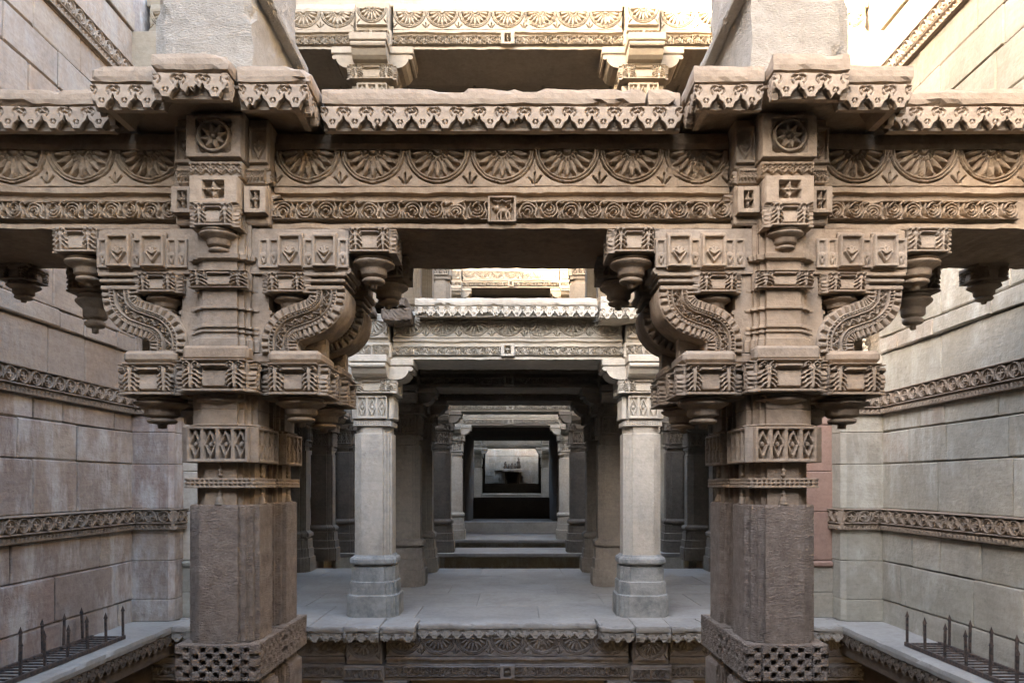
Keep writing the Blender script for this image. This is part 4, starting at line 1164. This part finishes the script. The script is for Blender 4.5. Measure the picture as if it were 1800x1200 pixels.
# ------------------------------------------------------------------ ceilings, upper floors, deeper platforms
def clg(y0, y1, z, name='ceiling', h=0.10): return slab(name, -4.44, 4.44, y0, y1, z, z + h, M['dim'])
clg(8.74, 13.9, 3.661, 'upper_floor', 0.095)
pr_ = slab('pavilion_roof', -4.44, 4.44, 8.74, 13.9, 3.70 + HS, 3.82 + HS, M['cream'])
for r_, (ya_, yb_) in enumerate(((9.0, 11.2), (11.95, 13.0))):
    for k_ in range(9):
        part('ceiling_slab', bmesh_box('ceiling_slab', -4.4 + k_ * 0.98 + 0.01, -4.4 + k_ * 0.98 + 0.965, ya_ + 0.4, yb_, 3.60 + HS + random.uniform(-0.012, 0.012), 3.72 + HS, 0.01, 0.003), M['cream'], pr_)
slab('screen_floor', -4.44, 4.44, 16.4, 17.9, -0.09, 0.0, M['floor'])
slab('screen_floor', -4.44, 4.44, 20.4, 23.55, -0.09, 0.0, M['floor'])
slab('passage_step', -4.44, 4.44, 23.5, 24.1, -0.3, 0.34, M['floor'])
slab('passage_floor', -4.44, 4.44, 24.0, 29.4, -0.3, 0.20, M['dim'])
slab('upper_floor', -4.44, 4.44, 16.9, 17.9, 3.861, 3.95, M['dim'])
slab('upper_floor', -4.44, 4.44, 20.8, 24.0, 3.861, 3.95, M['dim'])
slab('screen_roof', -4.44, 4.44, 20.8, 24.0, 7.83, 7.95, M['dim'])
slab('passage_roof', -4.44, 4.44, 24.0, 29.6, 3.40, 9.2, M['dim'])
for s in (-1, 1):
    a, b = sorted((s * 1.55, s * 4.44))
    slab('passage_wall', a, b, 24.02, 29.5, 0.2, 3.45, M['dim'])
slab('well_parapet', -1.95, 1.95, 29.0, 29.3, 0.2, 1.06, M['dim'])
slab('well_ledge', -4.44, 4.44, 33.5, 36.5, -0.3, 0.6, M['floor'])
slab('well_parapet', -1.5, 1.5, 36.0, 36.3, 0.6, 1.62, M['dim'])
slab('well_light_cover', -4.44, 4.44, 34.0, 44.7, 3.86, 4.2, M['dim'])  # added over the open well; leaves a slit so the far wall stays dim
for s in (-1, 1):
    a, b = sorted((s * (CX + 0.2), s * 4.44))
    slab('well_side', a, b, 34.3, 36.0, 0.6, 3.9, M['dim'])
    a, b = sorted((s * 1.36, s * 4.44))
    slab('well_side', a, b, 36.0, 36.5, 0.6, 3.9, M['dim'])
slab('well_beam', -1.4, 1.4, 36.02, 36.48, 3.46, 3.88, M['dim'])
if True:
    pass
# far well wall with a niche
t = thing('well_wall', 'distant grey coursed wall of the well seen through the farthest doorway', 'wall', (0, 46, 0))
part('wall_core', bmesh_box('well_core', -4.6, 4.6, 0.1, 1.2, -4, 9.28), M['wall_pale'], t)
z = 0.4; ci = 0
while z < 6.5:
    hgt = (0.42, 0.36, 0.5)[ci % 3]; x = -3.2 - 0.3 * (ci % 2)
    while x < 3.2:
        L = random.uniform(0.6, 1.2)
        if not (z < 2.2 and x + L > -0.42 and x < 0.42):
            part('stone', bmesh_box('well_stone', x + 0.004, x + L - 0.004, -0.02 + random.uniform(-0.01, 0.01), 0.2, z + 0.004, z + hgt - 0.004, 0.012), M['wall_pale'], t)
        x += L
    z += hgt; ci += 1
n = thing('wall_niche', 'small dark niche with a carved shelf in the farthest wall', 'niche', (0, 45.9, 0))
for s in (-1, 1):
    a, b = sorted((s * 0.32, s * 0.46)); part('jamb', bmesh_box('niche_jamb', a, b, -0.1, 0.2, 0.6, 2.38, 0.01), M['dim'], n)
part('dark_panel', bmesh_box('niche_dark_panel', -0.32, 0.32, 0.02, 0.3, 0.6, 2.38, 0.01), M['iron'], n)  # dark panel, its colour stands in for the shade inside the niche
part('shelf', rough_box('niche_shelf', -0.66, 0.66, -0.3, 0.2, 2.38, 2.58, seg=0.06, amp=0.02), M['pale'], n)
g = thing('stone_sculpture', 'weathered carved figures sitting on the niche shelf', 'sculpture', (0, 45.75, 2.585))
for k, (x, r_, hh) in enumerate(((-0.42, 0.13, 0.5), (-0.2, 0.12, 0.34), (0.0, 0.14, 0.36), (0.2, 0.12, 0.34), (0.42, 0.14, 0.72))):
    v, f = lathe([(r_ * 0.8, 0), (r_, hh * 0.2), (r_ * 0.75, hh * 0.45), (r_ * 0.85, hh * 0.6), (r_ * 0.35, hh * 0.75), (r_ * 0.5, hh * 0.88), (r_ * 0.1, hh)], 9)
    v = np.array(v); v = v + np.stack([(vnoise(v + k * 3.1, 9, c) - 0.5) * 0.09 for c in range(3)], 1); v[:, 2] = np.maximum(v[:, 2], 0)
    part('figure', make_mesh('figure', v, f), M['dim'], g, (x, 0, 0))

# stairs climbing to the ground behind the camera
stp = MB()
poly = []
y, z = -3.0, 0.0
while z < 9.2:
    poly.append((y, z)); poly.append((y, z + 0.235)); y -= 0.38; z += 0.235
poly += [(y, z), (y, -0.9), (-3.0, -0.9)]
nP = len(poly)
stp.add([(-4.43, a, b) for a, b in poly] + [(4.43, a, b) for a, b in poly], [tuple(range(nP))[::-1], tuple(range(nP, 2 * nP))] + [(i, (i + 1) % nP, (i + 1) % nP + nP, i + nP) for i in range(nP)])
setting('stairs', stp.mesh('stairs'), M['dim'])

# unseen roof added over the camera to cut low frontal skylight
slab('sky_blocker', -4.44, 4.44, -6.0, 0.9, 3.66, 3.95, M['dim'])
# ------------------------------------------------------------------ ledges along the side walls with leaf fringe
for s, w in ((-1, 'left'), (1, 'right')):
    t = thing('wall_ledge', 'stone ledge with a hanging leaf fringe along the foot of the %s wall' % w, 'ledge', (s * 3.78, 5.05, 0))
    a, b = sorted((0.0, s * 0.66))
    part('ledge_slab', rough_box('ledge_slab', a, b, 0.0, 3.35, -0.09, -0.001, seed=121 + s, chip=0.012, amp=0.003), M['floor'], t)
    a, b = sorted((s * 0.06, s * 0.66))
    part('corbel', bmesh_box('ledge_corbel', a, b, 0, 3.2, -0.36, -0.094, 0.02), M['dim'], t)
    a, b = sorted((s * 0.30, s * 0.68))
    part('ledge_wall', bmesh_box('ledge_wall', a, b, 0, 3.2, -3.8, -0.362, 0.01), M['dim'], t)
    for k in range(24):
        part('scallop', ME['scallop'], M['dim'], t, (s * 0.035, 0.07 + 0.128 * k, -0.226), rz=R(-90 if s > 0 else 90))
# lower level mass under the pavilion
slab('lower_back_wall', -4.44, 4.44, 10.5, 10.9, -3.8, -0.142, M['dim'])

# ------------------------------------------------------------------ spiked iron gratings on the ledges
def grating(label, s, y_far, n):
    t = thing('spiked_grating', label, 'grating', (s * 3.95, y_far, 0.004), group='spiked gratings on the wall ledges')
    L = 0.305 * n
    bar = lambda nm, x0, x1, y0, y1, z0, z1: part(nm, bmesh_box(nm, x0, x1, y0, y1, z0, z1, 0.003), M['iron'], t)
    for xx in (0.0, 0.33): bar('side_bar', s * xx - 0.014, s * xx + 0.014, -L, 0.02, 0.0, 0.04)
    for k in range(int(L / 0.10) + 1):
        a, b = sorted((s * 0.015, s * 0.315)); bar('cross_bar', a, b, -k * 0.10 - 0.008, -k * 0.10 + 0.008, 0.012, 0.030)
    for k in range(n):
        for xx in ((0.0, 0.33)):
            hh = 0.25 + random.uniform(-0.012, 0.012); lean = random.uniform(-0.012, 0.012)
            st = MB()
            r = 0.0095
            v = [(-r, -r, 0), (r, -r, 0), (r, r, 0), (-r, r, 0), (-r + lean, -r, hh), (r + lean, -r, hh), (r + lean, r, hh), (-r + lean, r, hh),
                 (-0.019 + lean, -0.006, hh + 0.004), (0.019 + lean, -0.006, hh + 0.004), (0.019 + lean, 0.006, hh + 0.004), (-0.019 + lean, 0.006, hh + 0.004), (lean, 0, hh + 0.065)]
            f = [(3, 2, 1, 0), (0, 1, 5, 4), (1, 2, 6, 5), (2, 3, 7, 6), (3, 0, 4, 7), (4, 5, 9, 8), (5, 6, 10, 9), (6, 7, 11, 10), (7, 4, 8, 11), (8, 9, 12), (9, 10, 12), (10, 11, 12), (11, 8, 12)]
            part('spike', make_mesh('spike', v, f), M['iron'], t, (s * xx, -k * 0.305 - 0.01 - (0.14 if xx else 0), 0.03))
    return t
grating('rusty grating with upright iron spikes on the left wall ledge', -1, 7.33, 8)
grating('rusty grating with upright iron spikes on the right wall ledge', 1, 7.02, 7)

print('objects', len(bpy.data.objects), 'tris', sum(len(m.polygons) * 2 for m in bpy.data.meshes))
